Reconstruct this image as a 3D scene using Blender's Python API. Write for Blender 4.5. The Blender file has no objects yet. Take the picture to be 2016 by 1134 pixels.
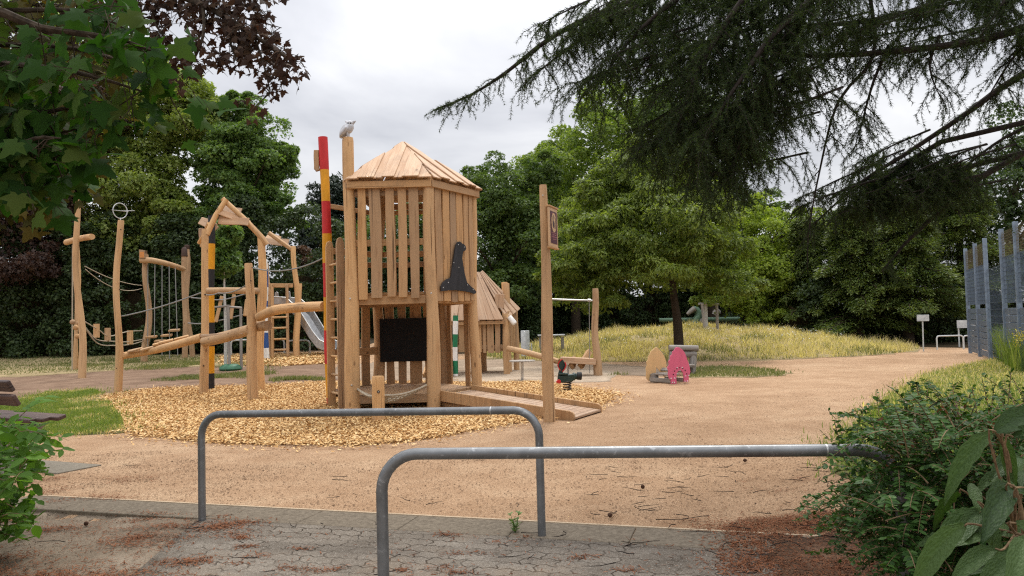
import bpy, math, numpy as np
from mathutils import Vector, Matrix, noise as mnoise
from mathutils.geometry import delaunay_2d_cdt
rng = np.random.default_rng(7)
R = math.radians
scene = bpy.context.scene
COL = scene.collection
# ------------------------------------------------------------------ camera model
FPX, CX, CY, EYE = 1500.0, 1008.0, 567.0, 1.6
PITCH = math.atan(63 / FPX); ROLL = math.atan(0.026)
cF = Vector((0, math.cos(PITCH), math.sin(PITCH)))
cU0 = Vector((0, -math.sin(PITCH), math.cos(PITCH)))
cX = Vector((1, 0, 0))
cR = cX * math.cos(ROLL) - cU0 * math.sin(ROLL)
cU = cX * math.sin(ROLL) + cU0 * math.cos(ROLL)
def ray(px, py):
    return cF + cR * ((px - CX) / FPX) - cU * ((py - CY) / FPX)
def sstep(a, b, x):
    t = np.clip((x - a) / (b - a), 0, 1); return t * t * (3 - 2 * t)
KD = (.9582, -.2862)                   # direction of the kerb line
def H(x, y):
    """height of the terrain"""
    x = np.asarray(x, float); y = np.asarray(y, float)
    d2 = ((x - 8.0) / 9.9) ** 2 + ((y - 35.5) / 10.5) ** 2
    m = 1.0 * np.clip(1 - d2, 0, 1) ** 1.6
    m = m * (1 + .09 * np.sin(1.1 * x + .6 * y) * np.cos(.9 * y - .4 * x) + .05 * np.sin(2.3 * x - 1.1 * y))
    left = 0.028 * np.clip(y - 17, 0, 26) * (1 - sstep(-7, -2.5, x))
    qx = x + 4.75; qy = y - 7.52; s_ = qx * KD[0] + qy * KD[1]; n_ = qx * KD[1] - qy * KD[0]
    dip = .06 * sstep(.40, .47, n_) * (1 - sstep(1.0, 2.45, s_)) * sstep(-.5, .6, y - 1.5)
    return m + left - dip
def h1(x, y): return float(H(x, y))
def P(px, py, Y):
    d = ray(px, py); t = Y / d.y
    return Vector((d.x * t, Y, EYE + d.z * t))
def G(px, py):
    d = ray(px, py); z = 0.0; dz = min(d.z, -0.012)
    for _ in range(60):
        t = (z - EYE) / dz
        z = 0.5 * z + 0.5 * h1(d.x * t, d.y * t)
    return Vector((d.x * t, d.y * t, h1(d.x * t, d.y * t)))
# ------------------------------------------------------------------ scene tree helpers
def tag(o, label=None, cat=None, group=None, kind=None):
    if label: o['label'] = label
    if cat: o['category'] = cat
    if group: o['group'] = group
    if kind: o['kind'] = kind
    return o
def thing(name, loc, label, cat, group=None, rz=0):
    o = bpy.data.objects.new(name, None); COL.objects.link(o)
    o.location = loc; o.rotation_euler = (0, 0, rz); o.empty_display_size = .2
    return tag(o, label, cat, group)
def wloc(o):
    v = Vector((0, 0, 0))
    while o is not None:
        v = v + Vector(o.location); o = o.parent
    return v
def link(name, me, mat, parent=None):
    o = bpy.data.objects.new(name, me); COL.objects.link(o)
    if parent is not None: o.parent = parent
    if mat is not None: me.materials.append(mat)
    return o
def copy_tree(o, parent=None):
    c = o.copy(); COL.objects.link(c)
    if parent is not None: c.parent = parent
    for ch in list(o.children): copy_tree(ch, c)
    return c
class MB:
    """collects tubes, planks, prisms; build() links them as one mesh"""
    def __init__(s): s.V = []; s.F = []; s.UV = []
    def _add(s, vs, fs, uvs):
        b = len(s.V); s.V += [tuple(v) for v in vs]
        for f, u in zip(fs, uvs): s.F.append([b + i for i in f]); s.UV.append(u)
        return s
    def tube(s, pts, rads, seg=10, cap=True, wob=0.0, sub=1):
        pts = [Vector(p) for p in pts]
        if not hasattr(rads, '__len__'): rads = [rads] * len(pts)
        if sub > 1:
            q, rr = [], []
            for i in range(len(pts) - 1):
                for k in range(sub):
                    t = k / sub
                    p0 = pts[max(i - 1, 0)]; p1 = pts[i]; p2 = pts[i + 1]; p3 = pts[min(i + 2, len(pts) - 1)]
                    q.append(.5 * ((2 * p1) + (p2 - p0) * t + (2 * p0 - 5 * p1 + 4 * p2 - p3) * t * t + (3 * p1 - p0 - 3 * p2 + p3) * t ** 3))
                    rr.append(rads[i] * (1 - t) + rads[i + 1] * t)
            q.append(pts[-1]); rr.append(rads[-1]); pts, rads = q, rr
        n = len(pts); d = (pts[1] - pts[0]).normalized()
        u = d.orthogonal().normalized()
        v0 = rng.uniform(0, 50); u0 = rng.uniform(0, 50); L = 0
        vs, uvl = [], []
        ph = rng.uniform(0, 6.28, 3)
        for i in range(n):
            dn = (pts[min(i + 1, n - 1)] - pts[max(i - 1, 0)])
            if dn.length > 1e-9: d = dn.normalized()
            u = (u - d * u.dot(d)).normalized(); w = d.cross(u)
            if i: L += (pts[i] - pts[i - 1]).length
            for k in range(seg):
                a = 2 * math.pi * k / seg
                r = rads[i] * (1 + wob * (.6 * math.sin(2 * a + ph[0] + L * .9) + .5 * math.sin(3 * a + ph[1] - L * 1.7) + .5 * math.sin(ph[2] + L * 3.1)))
                vs.append(pts[i] + (u * math.cos(a) + w * math.sin(a)) * r)
            uvl.append(L)
        fs, uvs = [], []; rm = rads[0]
        for i in range(n - 1):
            for k in range(seg):
                k2 = (k + 1) % seg
                fs.append([i * seg + k, i * seg + k2, (i + 1) * seg + k2, (i + 1) * seg + k])
                a0 = u0 + 2 * math.pi * k / seg * rm; a1 = u0 + 2 * math.pi * (k + 1) / seg * rm
                uvs.append([(a0, v0 + uvl[i]), (a1, v0 + uvl[i]), (a1, v0 + uvl[i + 1]), (a0, v0 + uvl[i + 1])])
        if cap:
            for i, rev in ((0, True), (n - 1, False)):
                ids = [i * seg + k for k in range(seg)]
                if rev: ids = ids[::-1]
                fs.append(ids); uvs.append([(u0 + .3 * j, v0) for j in range(seg)])
        return s._add(vs, fs, uvs)
    def ringtorus(s, c, ax, ay, r, n=28, seg=8):
        c = Vector(c); ax = Vector(ax); ay = Vector(ay)
        nz = ax.cross(ay).normalized(); vs = []; fs = []; uvs = []
        for i in range(n):
            a = 2 * math.pi * i / n; p = c + ax * math.cos(a) + ay * math.sin(a); o = (p - c).normalized()
            for k in range(seg):
                b = 2 * math.pi * k / seg; vs.append(p + o * (r * math.cos(b)) + nz * (r * math.sin(b)))
        for i in range(n):
            for k in range(seg):
                i2 = (i + 1) % n; k2 = (k + 1) % seg
                fs.append([i * seg + k, i2 * seg + k, i2 * seg + k2, i * seg + k2]); uvs.append([(0, 0)] * 4)
        return s._add(vs, fs, uvs)
    def box(s, c, ax, ay, az):
        c = Vector(c); A = [Vector(ax), Vector(ay), Vector(az)]
        if A[0].cross(A[1]).dot(A[2]) < 0: A[2] = -A[2]
        ls = [a.length for a in A]; li = ls.index(max(ls)); o = rng.uniform(0, 50, 2)
        vs = [c + A[0] * i + A[1] * j + A[2] * k for i in (-1, 1) for j in (-1, 1) for k in (-1, 1)]
        fs = [[0, 1, 3, 2], [4, 6, 7, 5], [0, 4, 5, 1], [2, 3, 7, 6], [0, 2, 6, 4], [1, 5, 7, 3]]
        sg = [(i, j, k) for i in (-1, 1) for j in (-1, 1) for k in (-1, 1)]
        uvs = []
        for fi, f in enumerate(fs):
            fa = fi // 2; rest = [x for x in (0, 1, 2) if x != fa]
            va = li if li in rest else rest[0]; ua = [x for x in rest if x != va][0]
            uvs.append([(o[0] + fi * .37 + sg[i][ua] * ls[ua], o[1] + sg[i][va] * ls[va]) for i in f])
        return s._add(vs, fs, uvs)
    def plank(s, a, b, w, t, nrm, wob=0.0, n=5):
        """plank from a to b, width w, thickness t, face normal nrm; wob bends its long edges a little"""
        a = Vector(a); b = Vector(b); d = (b - a); L = d.length; d.normalize()
        nrm = Vector(nrm); nrm = (nrm - d * nrm.dot(d)).normalized(); sd = d.cross(nrm)
        if wob == 0: n = 1
        o = rng.uniform(0, 50, 2); ph = rng.uniform(0, 6.28, 4); fr = rng.uniform(.8, 2.2, 2)
        vs = []; e = []
        for i in range(n + 1):
            t_ = i / n; p = a + d * (L * t_)
            w0 = w / 2 + wob * w * math.sin(ph[0] + fr[0] * 3 * t_); w1 = w / 2 + wob * w * math.sin(ph[1] + fr[1] * 3 * t_)
            e.append((w0, w1))
            vs += [p - sd * w0 - nrm * t / 2, p + sd * w1 - nrm * t / 2, p + sd * w1 + nrm * t / 2, p - sd * w0 + nrm * t / 2]
        fs, uvs = [], []
        for i in range(n):
            v0, v1 = o[1] + L * i / n, o[1] + L * (i + 1) / n
            for k in range(4):
                k2 = (k + 1) % 4
                fs.append([i * 4 + k, i * 4 + k2, (i + 1) * 4 + k2, (i + 1) * 4 + k])
                ua = o[0] + (0, w, w + t, 2 * w + t, 2 * w + 2 * t)[k]; ub = o[0] + (0, w, w + t, 2 * w + t, 2 * w + 2 * t)[k + 1]
                uvs.append([(ua, v0), (ub, v0), (ub, v1), (ua, v1)])
        fs.append([3, 2, 1, 0]); uvs.append([(o[0], o[1]), (o[0] + w, o[1]), (o[0] + w, o[1] + t), (o[0], o[1] + t)])
        fs.append([n * 4 + k for k in range(4)]); uvs.append([(o[0], o[1]), (o[0] + w, o[1]), (o[0] + w, o[1] + t), (o[0], o[1] + t)])
        return s._add(vs, fs, uvs)
    def prism(s, pts, org, U, V, N, t):
        """polygon pts (u,v) in plane org+U,V extruded by t along N (centred)"""
        org = Vector(org); U = Vector(U); V = Vector(V); N = Vector(N).normalized(); n = len(pts)
        if U.cross(V).dot(N) < 0: N = -N
        ar = sum(pts[i][0] * pts[(i + 1) % n][1] - pts[(i + 1) % n][0] * pts[i][1] for i in range(n))
        if ar < 0: pts = pts[::-1]
        o = rng.uniform(0, 50, 2)
        lo = [org + U * p[0] + V * p[1] - N * t / 2 for p in pts]; hi = [q + N * t for q in lo]
        uv = [(o[0] + p[0] * U.length, o[1] + p[1] * V.length) for p in pts]
        fs = [list(range(n))[::-1], list(range(n, 2 * n))]; uvs = [uv[::-1], uv]
        for i in range(n):
            j = (i + 1) % n
            fs.append([i, j, n + j, n + i]); uvs.append([uv[i], uv[j], uv[j], uv[i]])
        return s._add(lo + hi, fs, uvs)
    def lathe(s, c, axis, prof, seg=16):
        """prof: list of (distance along axis, radius)"""
        axis = Vector(axis).normalized(); c = Vector(c)
        return s.tube([c + axis * p[0] for p in prof], [max(p[1], 1e-4) for p in prof], seg=seg)
    def ball(s, c, r, seg=12, rings=8):
        c = Vector(c); r = Vector(r if hasattr(r, '__len__') else (r, r, r)); vs = []; fs = []; uvs = []
        for i in range(rings + 1):
            a = math.pi * i / rings
            for k in range(seg):
                b = 2 * math.pi * k / seg
                vs.append(c + Vector((r.x * math.sin(a) * math.cos(b), r.y * math.sin(a) * math.sin(b), -r.z * math.cos(a))))
        for i in range(rings):
            for k in range(seg):
                k2 = (k + 1) % seg
                fs.append([i * seg + k, i * seg + k2, (i + 1) * seg + k2, (i + 1) * seg + k])
                uvs.append([(k * .05, i * .05), (k * .05 + .05, i * .05), (k * .05 + .05, i * .05 + .05), (k * .05, i * .05 + .05)])
        return s._add(vs, fs, uvs)
    def build(s, name, mat, parent=None, bevel=0.0, angle=40):
        off = wloc(parent) if parent is not None else Vector((0, 0, 0))
        me = bpy.data.meshes.new(name)
        me.from_pydata([(v[0] - off.x, v[1] - off.y, v[2] - off.z) for v in s.V], [], s.F)
        uvl = me.uv_layers.new(name='UVMap')
        flat = [c for f in s.UV for uv in f for c in uv]
        uvl.data.foreach_set('uv', flat)
        me.polygons.foreach_set('use_smooth', [True] * len(me.polygons))
        try: me.set_sharp_from_angle(angle=R(angle))
        except Exception: pass
        me.update()
        o = link(name, me, mat, parent)
        if bevel > 0:
            m = o.modifiers.new('bevel', 'BEVEL'); m.width = bevel; m.segments = 2; m.limit_method = 'ANGLE'; m.angle_limit = R(50)
        return o
def npmesh(name, V, F, mat, parent=None, rnd=None, smooth=False):
    V = np.asarray(V, np.float32).reshape(-1, 3)
    if parent is not None: V = V - np.array(wloc(parent), np.float32)
    F = np.asarray(F, np.int32); k = F.shape[1]
    me = bpy.data.meshes.new(name)
    me.vertices.add(len(V)); me.vertices.foreach_set('co', V.ravel())
    me.loops.add(F.size); me.loops.foreach_set('vertex_index', F.ravel())
    me.polygons.add(len(F)); me.polygons.foreach_set('loop_start', np.arange(0, F.size, k, dtype=np.int32))
    if rnd is not None:
        a = me.attributes.new('rnd', 'FLOAT', 'POINT'); a.data.foreach_set('value', np.asarray(rnd, np.float32))
    me.update(calc_edges=True); me.validate()
    if smooth: me.polygons.foreach_set('use_smooth', [True] * len(me.polygons))
    return link(name, me, mat, parent)
def unit(v): return v / np.maximum(np.linalg.norm(v, axis=-1, keepdims=True), 1e-9)
# leaf templates: vertices (length along +y, normal +z), triangles
def _tmpl_maple():
    pol = []
    for ang, r in [(-90, .10), (-62, .34), (-40, .52), (-28, .40), (-5, .62), (8, .95), (22, .66), (36, .52), (52, .72), (66, .70), (78, .98), (90, 1.18)]:
        pol.append((ang, r))
    pts = [(math.cos(R(a)) * r, .42 + math.sin(R(a)) * r * .75) for a, r in pol]
    left = [(-x, y) for x, y in pts[::-1][1:-1]]
    ring = pts + left
    v = [(0, .42, .05)] + [(x * .62, y * .85, .05 - .16 * (x * x + (y - .42) ** 2)) for x, y in ring]
    n = len(ring)
    return np.array(v), np.array([(0, 1 + i, 1 + (i + 1) % n) for i in range(n)])
T_MAPLE = _tmpl_maple()
T_LEAF = (np.array([(0, 0, 0), (.36, .45, .07), (0, 1, -.03), (-.36, .45, .07)]), np.array([(0, 1, 2), (0, 2, 3)]))
T_TUFT = (np.array([(0, 0, 0), (.5, .55, .1), (.12, .62, .02), (0, 1.05, -.1), (-.14, .6, .03), (-.5, .5, .1)]), np.array([(0, 1, 2), (0, 2, 3), (0, 3, 4), (0, 4, 5)]))
T_OVAL = (np.array([(0, 0, 0), (.22, .25, .04), (.24, .6, .04), (0, 1, -.02), (-.24, .6, .04), (-.22, .25, .04), (0, .5, -.03)]),
          np.array([(0, 1, 6), (1, 2, 6), (2, 3, 6), (3, 4, 6), (4, 5, 6), (5, 0, 6)]))
T_SPRAY = (np.array([(0, 0, 0), (.1, .35, .02), (.26, .5, -.02), (.08, .6, .02), (.16, .8, -.03), (0, 1.1, -.12), (-.16, .8, -.03), (-.08, .6, .02), (-.26, .5, -.02), (-.1, .35, .02)]),
           np.array([(0, 1, 9), (1, 2, 3), (1, 3, 9), (9, 3, 7), (9, 7, 8), (3, 4, 5), (3, 5, 7), (7, 5, 6)]))
def frames(nrm, dirv=None):
    n = unit(nrm)
    if dirv is None: dirv = rng.normal(size=n.shape)
    y = dirv - n * np.sum(dirv * n, 1, keepdims=True); y = unit(y)
    x = np.cross(y, n)
    return np.stack([x, y, n], axis=2)          # columns
def leaves(tmpl, pos, nrm, size, dirv=None, rnd=None):
    tv, tf = tmpl; N = len(pos); size = np.broadcast_to(np.asarray(size, float), (N,))
    M = frames(nrm, dirv)
    V = np.einsum('nij,kj->nki', M, tv) * size[:, None, None] + np.asarray(pos)[:, None, :]
    F = tf[None, :, :] + (np.arange(N) * len(tv))[:, None, None]
    if rnd is None: rnd = rng.random(N)
    return V.reshape(-1, 3), F.reshape(-1, 3), np.repeat(rnd, len(tv))
def join(parts):
    Vs, Fs, Rs, b = [], [], [], 0
    for V, F, r in parts:
        Vs.append(V); Fs.append(F + b); Rs.append(r); b += len(V)
    return np.concatenate(Vs), np.concatenate(Fs), np.concatenate(Rs)
# ------------------------------------------------------------------ materials
class NT:
    def __init__(s, name):
        s.m = bpy.data.materials.new(name); s.m.use_nodes = True; s.t = s.m.node_tree; s.t.nodes.clear()
        s.out = s.t.nodes.new('ShaderNodeOutputMaterial')
    def n(s, typ, ins=None, out=0, **props):
        nd = s.t.nodes.new('ShaderNode' + typ)
        for k, v in props.items(): setattr(nd, k, v)
        for k, v in (ins or {}).items():
            sock = nd.inputs[k]
            if isinstance(v, bpy.types.NodeSocket): s.t.links.new(v, sock)
            else:
                if isinstance(v, tuple) and len(v) == 3 and sock.type == 'RGBA': v = (*v, 1)
                sock.default_value = v
        return nd.outputs[out]
    def ramp(s, fac, stops):
        nd = s.t.nodes.new('ShaderNodeValToRGB'); s.t.links.new(fac, nd.inputs[0])
        el = nd.color_ramp.elements
        while len(el) < len(stops): el.new(.5)
        for e, (p, c) in zip(el, stops):
            e.position = p; e.color = (*c, 1) if len(c) == 3 else c
        return nd.outputs[0]
    def mix(s, f, a, b, mode='MIX'):
        nd = s.t.nodes.new('ShaderNodeMix'); nd.data_type = 'RGBA'; nd.blend_type = mode
        for k, v in ((0, f), (6, a), (7, b)):
            if isinstance(v, bpy.types.NodeSocket): s.t.links.new(v, nd.inputs[k])
            else: nd.inputs[k].default_value = (*v, 1) if isinstance(v, tuple) and len(v) == 3 else v
        return nd.outputs[2]
    def math(s, op, a, b=0.0):
        return s.n('Math', {0: a, 1: b}, operation=op)
    def coord(s, which='Object', scale=(1, 1, 1), rot=(0, 0, 0)):
        tc = s.t.nodes.new('ShaderNodeTexCoord'); 
        return s.n('Mapping', {'Vector': tc.outputs[which], 'Scale': scale, 'Rotation': rot})
    def pos(s, scale=(1, 1, 1), rot=(0, 0, 0)):
        g = s.t.nodes.new('ShaderNodeNewGeometry')
        return s.n('Mapping', {'Vector': g.outputs['Position'], 'Scale': scale, 'Rotation': rot})
    def noise(s, vec, scale, detail=4, rough=.55, dist=0.0, out=0):
        return s.n('TexNoise', {'Vector': vec, 'Scale': scale, 'Detail': detail, 'Roughness': rough, 'Distortion': dist}, out=out)
    def attr(s, name): return s.n('Attribute', attribute_name=name, out=2)
    def bump(s, h, strength=.3, dist=.01):
        return s.n('Bump', {'Height': h, 'Strength': strength, 'Distance': dist})
    def bsdf(s, col, rough=.7, normal=None, spec=.3, metal=0.0, **extra):
        ins = {'Base Color': col, 'Roughness': rough, 'Metallic': metal, 'Specular IOR Level': spec}
        if normal is not None: ins['Normal'] = normal
        ins.update(extra)
        return s.n('BsdfPrincipled', ins)
    def done(s, sh):
        s.t.links.new(sh, s.out.inputs[0]); return s.m
def wood_mat(name, c0, c1, c2, grain=1.0, rough=.62, crack=.5):
    t = NT(name)
    uv = t.coord('UV', (1, 1, 1))
    big = t.noise(t.n('Mapping', {'Vector': uv, 'Scale': (2.2, .55, 1)}), 1.6, 3)
    fib = t.noise(t.n('Mapping', {'Vector': uv, 'Scale': (60, 2.2, 1)}), 1.0, 5, .6, .6)
    ring = t.noise(t.n('Mapping', {'Vector': uv, 'Scale': (14, .7, 1)}), 1.3, 3, .5, 1.6)
    f = t.math('ADD', t.math('MULTIPLY', big, .55), t.math('ADD', t.math('MULTIPLY', fib, .25 * grain), t.math('MULTIPLY', ring, .48 * grain)))
    col = t.ramp(f, [(.36, c0), (.56, c1), (.76, c2)])
    kn = t.n('TexVoronoi', {'Vector': t.n('Mapping', {'Vector': uv, 'Scale': (4.2, 1.9, 1)}), 'Scale': 1.0, 'Randomness': 1.0}, out=0)
    knf = t.ramp(kn, [(.05, (1, 1, 1)), (.12, (0, 0, 0))])
    col = t.mix(t.math('MULTIPLY', knf, .7), col, (c0[0] * .35, c0[1] * .3, c0[2] * .3))
    ck = t.noise(t.n('Mapping', {'Vector': uv, 'Scale': (32, .45, 1)}), 1.0, 2, .5, .3)
    ckf = t.ramp(ck, [(.665, (0, 0, 0)), (.69, (1, 1, 1))])
    col = t.mix(t.math('MULTIPLY', ckf, min(1, crack * 1.5)), col, (c0[0] * .3, c0[1] * .26, c0[2] * .24))
    oi = t.t.nodes.new('ShaderNodeObjectInfo').outputs['Random']
    hsv = t.n('HueSaturation', {'Hue': .5, 'Saturation': t.math('ADD', .92, t.math('MULTIPLY', oi, .16)), 'Value': t.math('ADD', .76, t.math('MULTIPLY', oi, .40)), 'Color': col})
    st = t.noise(t.pos((1, 1, .35)), 2.4, 5, .65, .5); hsv = t.mix(t.math('MULTIPLY', t.ramp(st, [(.52, (0, 0, 0)), (.70, (1, 1, 1))]), .45), hsv, (c1[0] * .52, c1[1] * .56, c1[2] * .68))
    bp = t.bump(t.math('SUBTRACT', t.math('ADD', fib, ring), ckf), .45, .008)
    return t.done(t.bsdf(hsv, rough, bp, .25))
M = {}
M['wood'] = wood_mat('peeled_log_wood', (.26, .132, .056), (.42, .235, .108), (.55, .345, .178), 1.35)
M['board'] = wood_mat('sawn_board_wood', (.19, .096, .043), (.325, .18, .085), (.45, .275, .142), 1.4)
M['roofwood'] = wood_mat('roof_board_wood', (.34, .19, .105), (.46, .285, .17), (.56, .39, .255))
M['greywood'] = wood_mat('weathered_grey_wood', (.13, .11, .095), (.22, .195, .17), (.34, .31, .275), crack=.8)
M['benchwood'] = wood_mat('brown_stained_wood', (.035, .02, .016), (.075, .046, .038), (.12, .08, .068), rough=.45)
def paint_mat(name, col, rough=.5, var=.18, spec=.35):
    t = NT(name)
    uv = t.pos((1, 1, .35)); nz = t.noise(uv, 9, 5, .6)
    c = t.ramp(nz, [(.3, tuple(x * (1 - var) for x in col)), (.7, tuple(min(1, x * (1 + var)) for x in col))])
    d = t.noise(t.pos(), 34, 3); c = t.mix(t.math('MULTIPLY', t.ramp(d, [(.62, (0, 0, 0)), (.72, (1, 1, 1))]), .25), c, tuple(x * .55 + .04 for x in col))
    return t.done(t.bsdf(c, rough, t.bump(t.noise(t.pos((1, 1, .25)), 30, 4), .15, .005), spec))
M['red'] = paint_mat('red_paint', (.50, .022, .022))
M['amber'] = paint_mat('amber_paint', (.66, .30, .012))
M['black'] = paint_mat('black_paint', (.017, .017, .02), .55)
M['hat'] = paint_mat('black_worn_board', (.018, .018, .022), .6, .5)
M['chalk'] = paint_mat('blackboard', (.008, .008, .009), .55, .2, .2)
M['white'] = paint_mat('white_paint', (.74, .73, .70))
M['blue'] = paint_mat('blue_paint', (.025, .075, .24))
M['green'] = paint_mat('green_paint', (.012, .16, .07))
M['pink'] = paint_mat('pink_panel', (.60, .115, .20), .4, .06)
M['cream'] = paint_mat('cream_panel', (.62, .42, .20), .4, .06)
M['darkgreen'] = paint_mat('dark_green_plastic', (.02, .04, .035), .4)
M['maroon'] = paint_mat('maroon_sign_face', (.075, .013, .022), .5, .1)
M['signcream'] = paint_mat('sign_cream', (.55, .36, .20), .5, .06)
M['signdark'] = paint_mat('sign_lettering', (.05, .02, .02), .5, .1)
M['signpink'] = paint_mat('sign_small_text', (.30, .11, .13), .5, .1)
M['dullgreen'] = paint_mat('dull_green_wood', (.10, .17, .11), .6, .3)
M['owl'] = paint_mat('white_painted_carving', (.50, .50, .52), .6, .25)
M['brown'] = paint_mat('dark_brown_paint', (.05, .026, .017), .6, .3)
M['orange'] = paint_mat('orange_paint', (.55, .22, .06), .5)
M['bag'] = paint_mat('green_watering_bag', (.03, .12, .06), .5)
M['rubber'] = paint_mat('black_rubber', (.02, .02, .02), .7)
def steel_mat(name, c, rough, scuff=.5, metal=.75):
    t = NT(name); p = t.pos()
    n1 = t.noise(p, 7, 6, .62); n2 = t.noise(p, 26, 4, .6, .5); n3 = t.noise(t.pos((1, 1, 1)), 90, 3)
    col = t.ramp(n1, [(.3, tuple(x * .72 for x in c)), (.7, tuple(x * 1.25 for x in c))])
    sc = t.math('MULTIPLY', t.ramp(n2, [(.60, (0, 0, 0)), (.68, (1, 1, 1))]), scuff)
    col = t.mix(sc, col, (.36, .37, .38))
    ro = t.math('ADD', rough - .1, t.math('MULTIPLY', n3, .2))
    return t.done(t.bsdf(col, ro, t.bump(n3, .08, .003), .5, metal))
M['steel'] = steel_mat('dull_galvanised_tube', (.17, .175, .178), .40, .55, .55)
M['bright'] = steel_mat('bright_steel', (.50, .50, .49), .35, .2)
M['slide'] = steel_mat('slide_sheet_steel', (.42, .42, .42), .33, .2, .85)
M['fence'] = steel_mat('blue_grey_fence_steel', (.10, .135, .185), .55, .1, .2)
M['fence_lit'] = steel_mat('blue_grey_fence_lit', (.17, .22, .29), .5, .1, .1)  # lighter copy of the fence colour: stronger light on the posts painted in
M['palemetal'] = steel_mat('pale_painted_metal', (.48, .50, .50), .5, .1, .1)
def simple_mat(name, c0, c1, scale=20, rough=.85, bump=.3, spec=.15):
    t = NT(name); p = t.pos(); n1 = t.noise(p, scale, 5, .6)
    return t.done(t.bsdf(t.ramp(n1, [(.3, c0), (.7, c1)]), rough, t.bump(n1, bump, .01), spec))
M['rope'] = simple_mat('hemp_rope', (.30, .25, .18), (.50, .43, .33), 80)
M['wirerope'] = simple_mat('grey_steel_rope', (.16, .16, .15), (.30, .30, .29), 80, .6)
M['spring'] = simple_mat('dark_spring_steel', (.025, .018, .016), (.06, .04, .035), 30, .5, .1, .4)
M['concrete'] = simple_mat('concrete', (.20, .185, .16), (.32, .30, .265), 14)
M['slab'] = simple_mat('concrete_slab', (.155, .135, .105), (.24, .21, .165), 26, .9)
M['kerb'] = simple_mat('dirty_kerb_stone', (.10, .08, .058), (.20, .165, .122), 34, .95)
M['bark'] = simple_mat('dark_bark', (.022, .017, .012), (.075, .056, .04), 22, .95, .9, .1)
M['palebark'] = simple_mat('pale_limewashed_bark', (.32, .31, .28), (.62, .60, .55), 26, .9, .5)
M['firbark'] = simple_mat('fir_bark', (.012, .010, .009), (.045, .036, .030), 30, .95, .8, .1)
M['twig'] = simple_mat('shrub_stem', (.10, .06, .035), (.26, .18, .10), 30, .8)
M['cone'] = simple_mat('cone_scales', (.03, .014, .009), (.10, .05, .03), 120, .8, .8)
def leaf_mat(name, stops, trans=.35, rough=.5, spec=.3, tcol=None):
    t = NT(name); r = t.attr('rnd')
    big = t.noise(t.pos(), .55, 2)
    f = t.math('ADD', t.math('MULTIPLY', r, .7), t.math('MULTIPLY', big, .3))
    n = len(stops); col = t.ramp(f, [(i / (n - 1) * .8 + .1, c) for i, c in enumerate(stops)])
    a = t.bsdf(col, rough, None, spec)
    tc = t.mix(1.0, col, tcol or (1.5, 1.55, .55), 'MULTIPLY')
    b = t.n('BsdfTranslucent', {'Color': tc})
    return t.done(t.n('MixShader', {0: trans, 1: a, 2: b}))
M['l_linden'] = leaf_mat('linden_leaves', [(.10, .145, .03), (.20, .26, .06), (.34, .39, .13)], .42)
M['l_maple'] = leaf_mat('maple_leaves', [(.055, .105, .028), (.115, .19, .052), (.20, .285, .09)], .44)
M['l_dark'] = leaf_mat('dark_leaves', [(.02, .038, .013), (.045, .078, .025), (.095, .14, .05)], .33)
M['l_ivy'] = leaf_mat('ivy_leaves', [(.016, .029, .011), (.04, .066, .022), (.09, .13, .048)], .28)
M['l_copper'] = leaf_mat('copper_leaves', [(.035, .022, .018), (.07, .043, .033), (.13, .088, .062)], .3, tcol=(1.6, 1.0, .8))
M['l_bright'] = leaf_mat('bright_green_leaves', [(.075, .13, .022), (.155, .22, .042), (.27, .33, .085)], .45)
M['l_lime'] = leaf_mat('lime_green_leaves', [(.11, .17, .022), (.23, .30, .045), (.37, .44, .10)], .48)
M['l_locust'] = leaf_mat('feathery_leaves', [(.06, .095, .018), (.15, .20, .042), (.28, .34, .095)], .48)
M['l_mid'] = leaf_mat('mid_green_leaves', [(.042, .078, .02), (.085, .135, .035), (.155, .215, .07)], .4)
M['l_yew'] = leaf_mat('yew_sprays', [(.03, .055, .015), (.095, .135, .036), (.21, .25, .085)], .35)
M['l_pine'] = leaf_mat('pine_needles', [(.016, .028, .02), (.03, .046, .032), (.05, .068, .046)], .15)
M['l_redbush'] = leaf_mat('red_brown_leaves', [(.06, .04, .025), (.13, .08, .05), (.2, .13, .08)], .3, tcol=(1.4, 1.1, .8))
M['l_greybush'] = leaf_mat('grey_green_leaves', [(.03, .045, .02), (.07, .085, .045), (.12, .13, .08)], .3)
M['l_near'] = leaf_mat('near_maple_leaves', [(.013, .034, .007), (.021, .054, .010), (.036, .08, .015), (.06, .07, .016)], .42, .6, .06, (1.25, 1.6, .45))
M['l_olive'] = leaf_mat('bronze_maple_leaves', [(.028, .030, .010), (.05, .05, .014), (.085, .065, .016)], .38, .6, .06, (1.7, 1.45, .4))
M['l_purple'] = leaf_mat('purple_maple_leaves', [(.022, .013, .009), (.042, .025, .017), (.07, .042, .022)], .3, .6, .06, (1.5, .9, .7))
M['l_fir'] = leaf_mat('fir_needles', [(.014, .024, .011), (.028, .046, .018), (.06, .085, .03)], .32, .6, .1)
M['l_coton'] = leaf_mat('cotoneaster_leaves', [(.016, .044, .009), (.032, .078, .015), (.06, .125, .026)], .22, .5, .13)
M['l_cotred'] = leaf_mat('cotoneaster_rusty_shoots', [(.10, .035, .015), (.13, .06, .025), (.08, .08, .02)], .2, .4, .4, (1.4, 1, .7))
M['l_left'] = leaf_mat('left_shrub_leaves', [(.045, .10, .014), (.08, .17, .025), (.13, .25, .04)], .42, .5, .13)
M['l_grass'] = leaf_mat('lawn_grass', [(.10, .15, .03), (.17, .24, .055), (.27, .30, .095)], .35, .6, .2)
M['l_dull'] = leaf_mat('dull_grass', [(.10, .12, .045), (.165, .185, .075), (.27, .26, .13)], .3, .7, .1)
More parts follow.
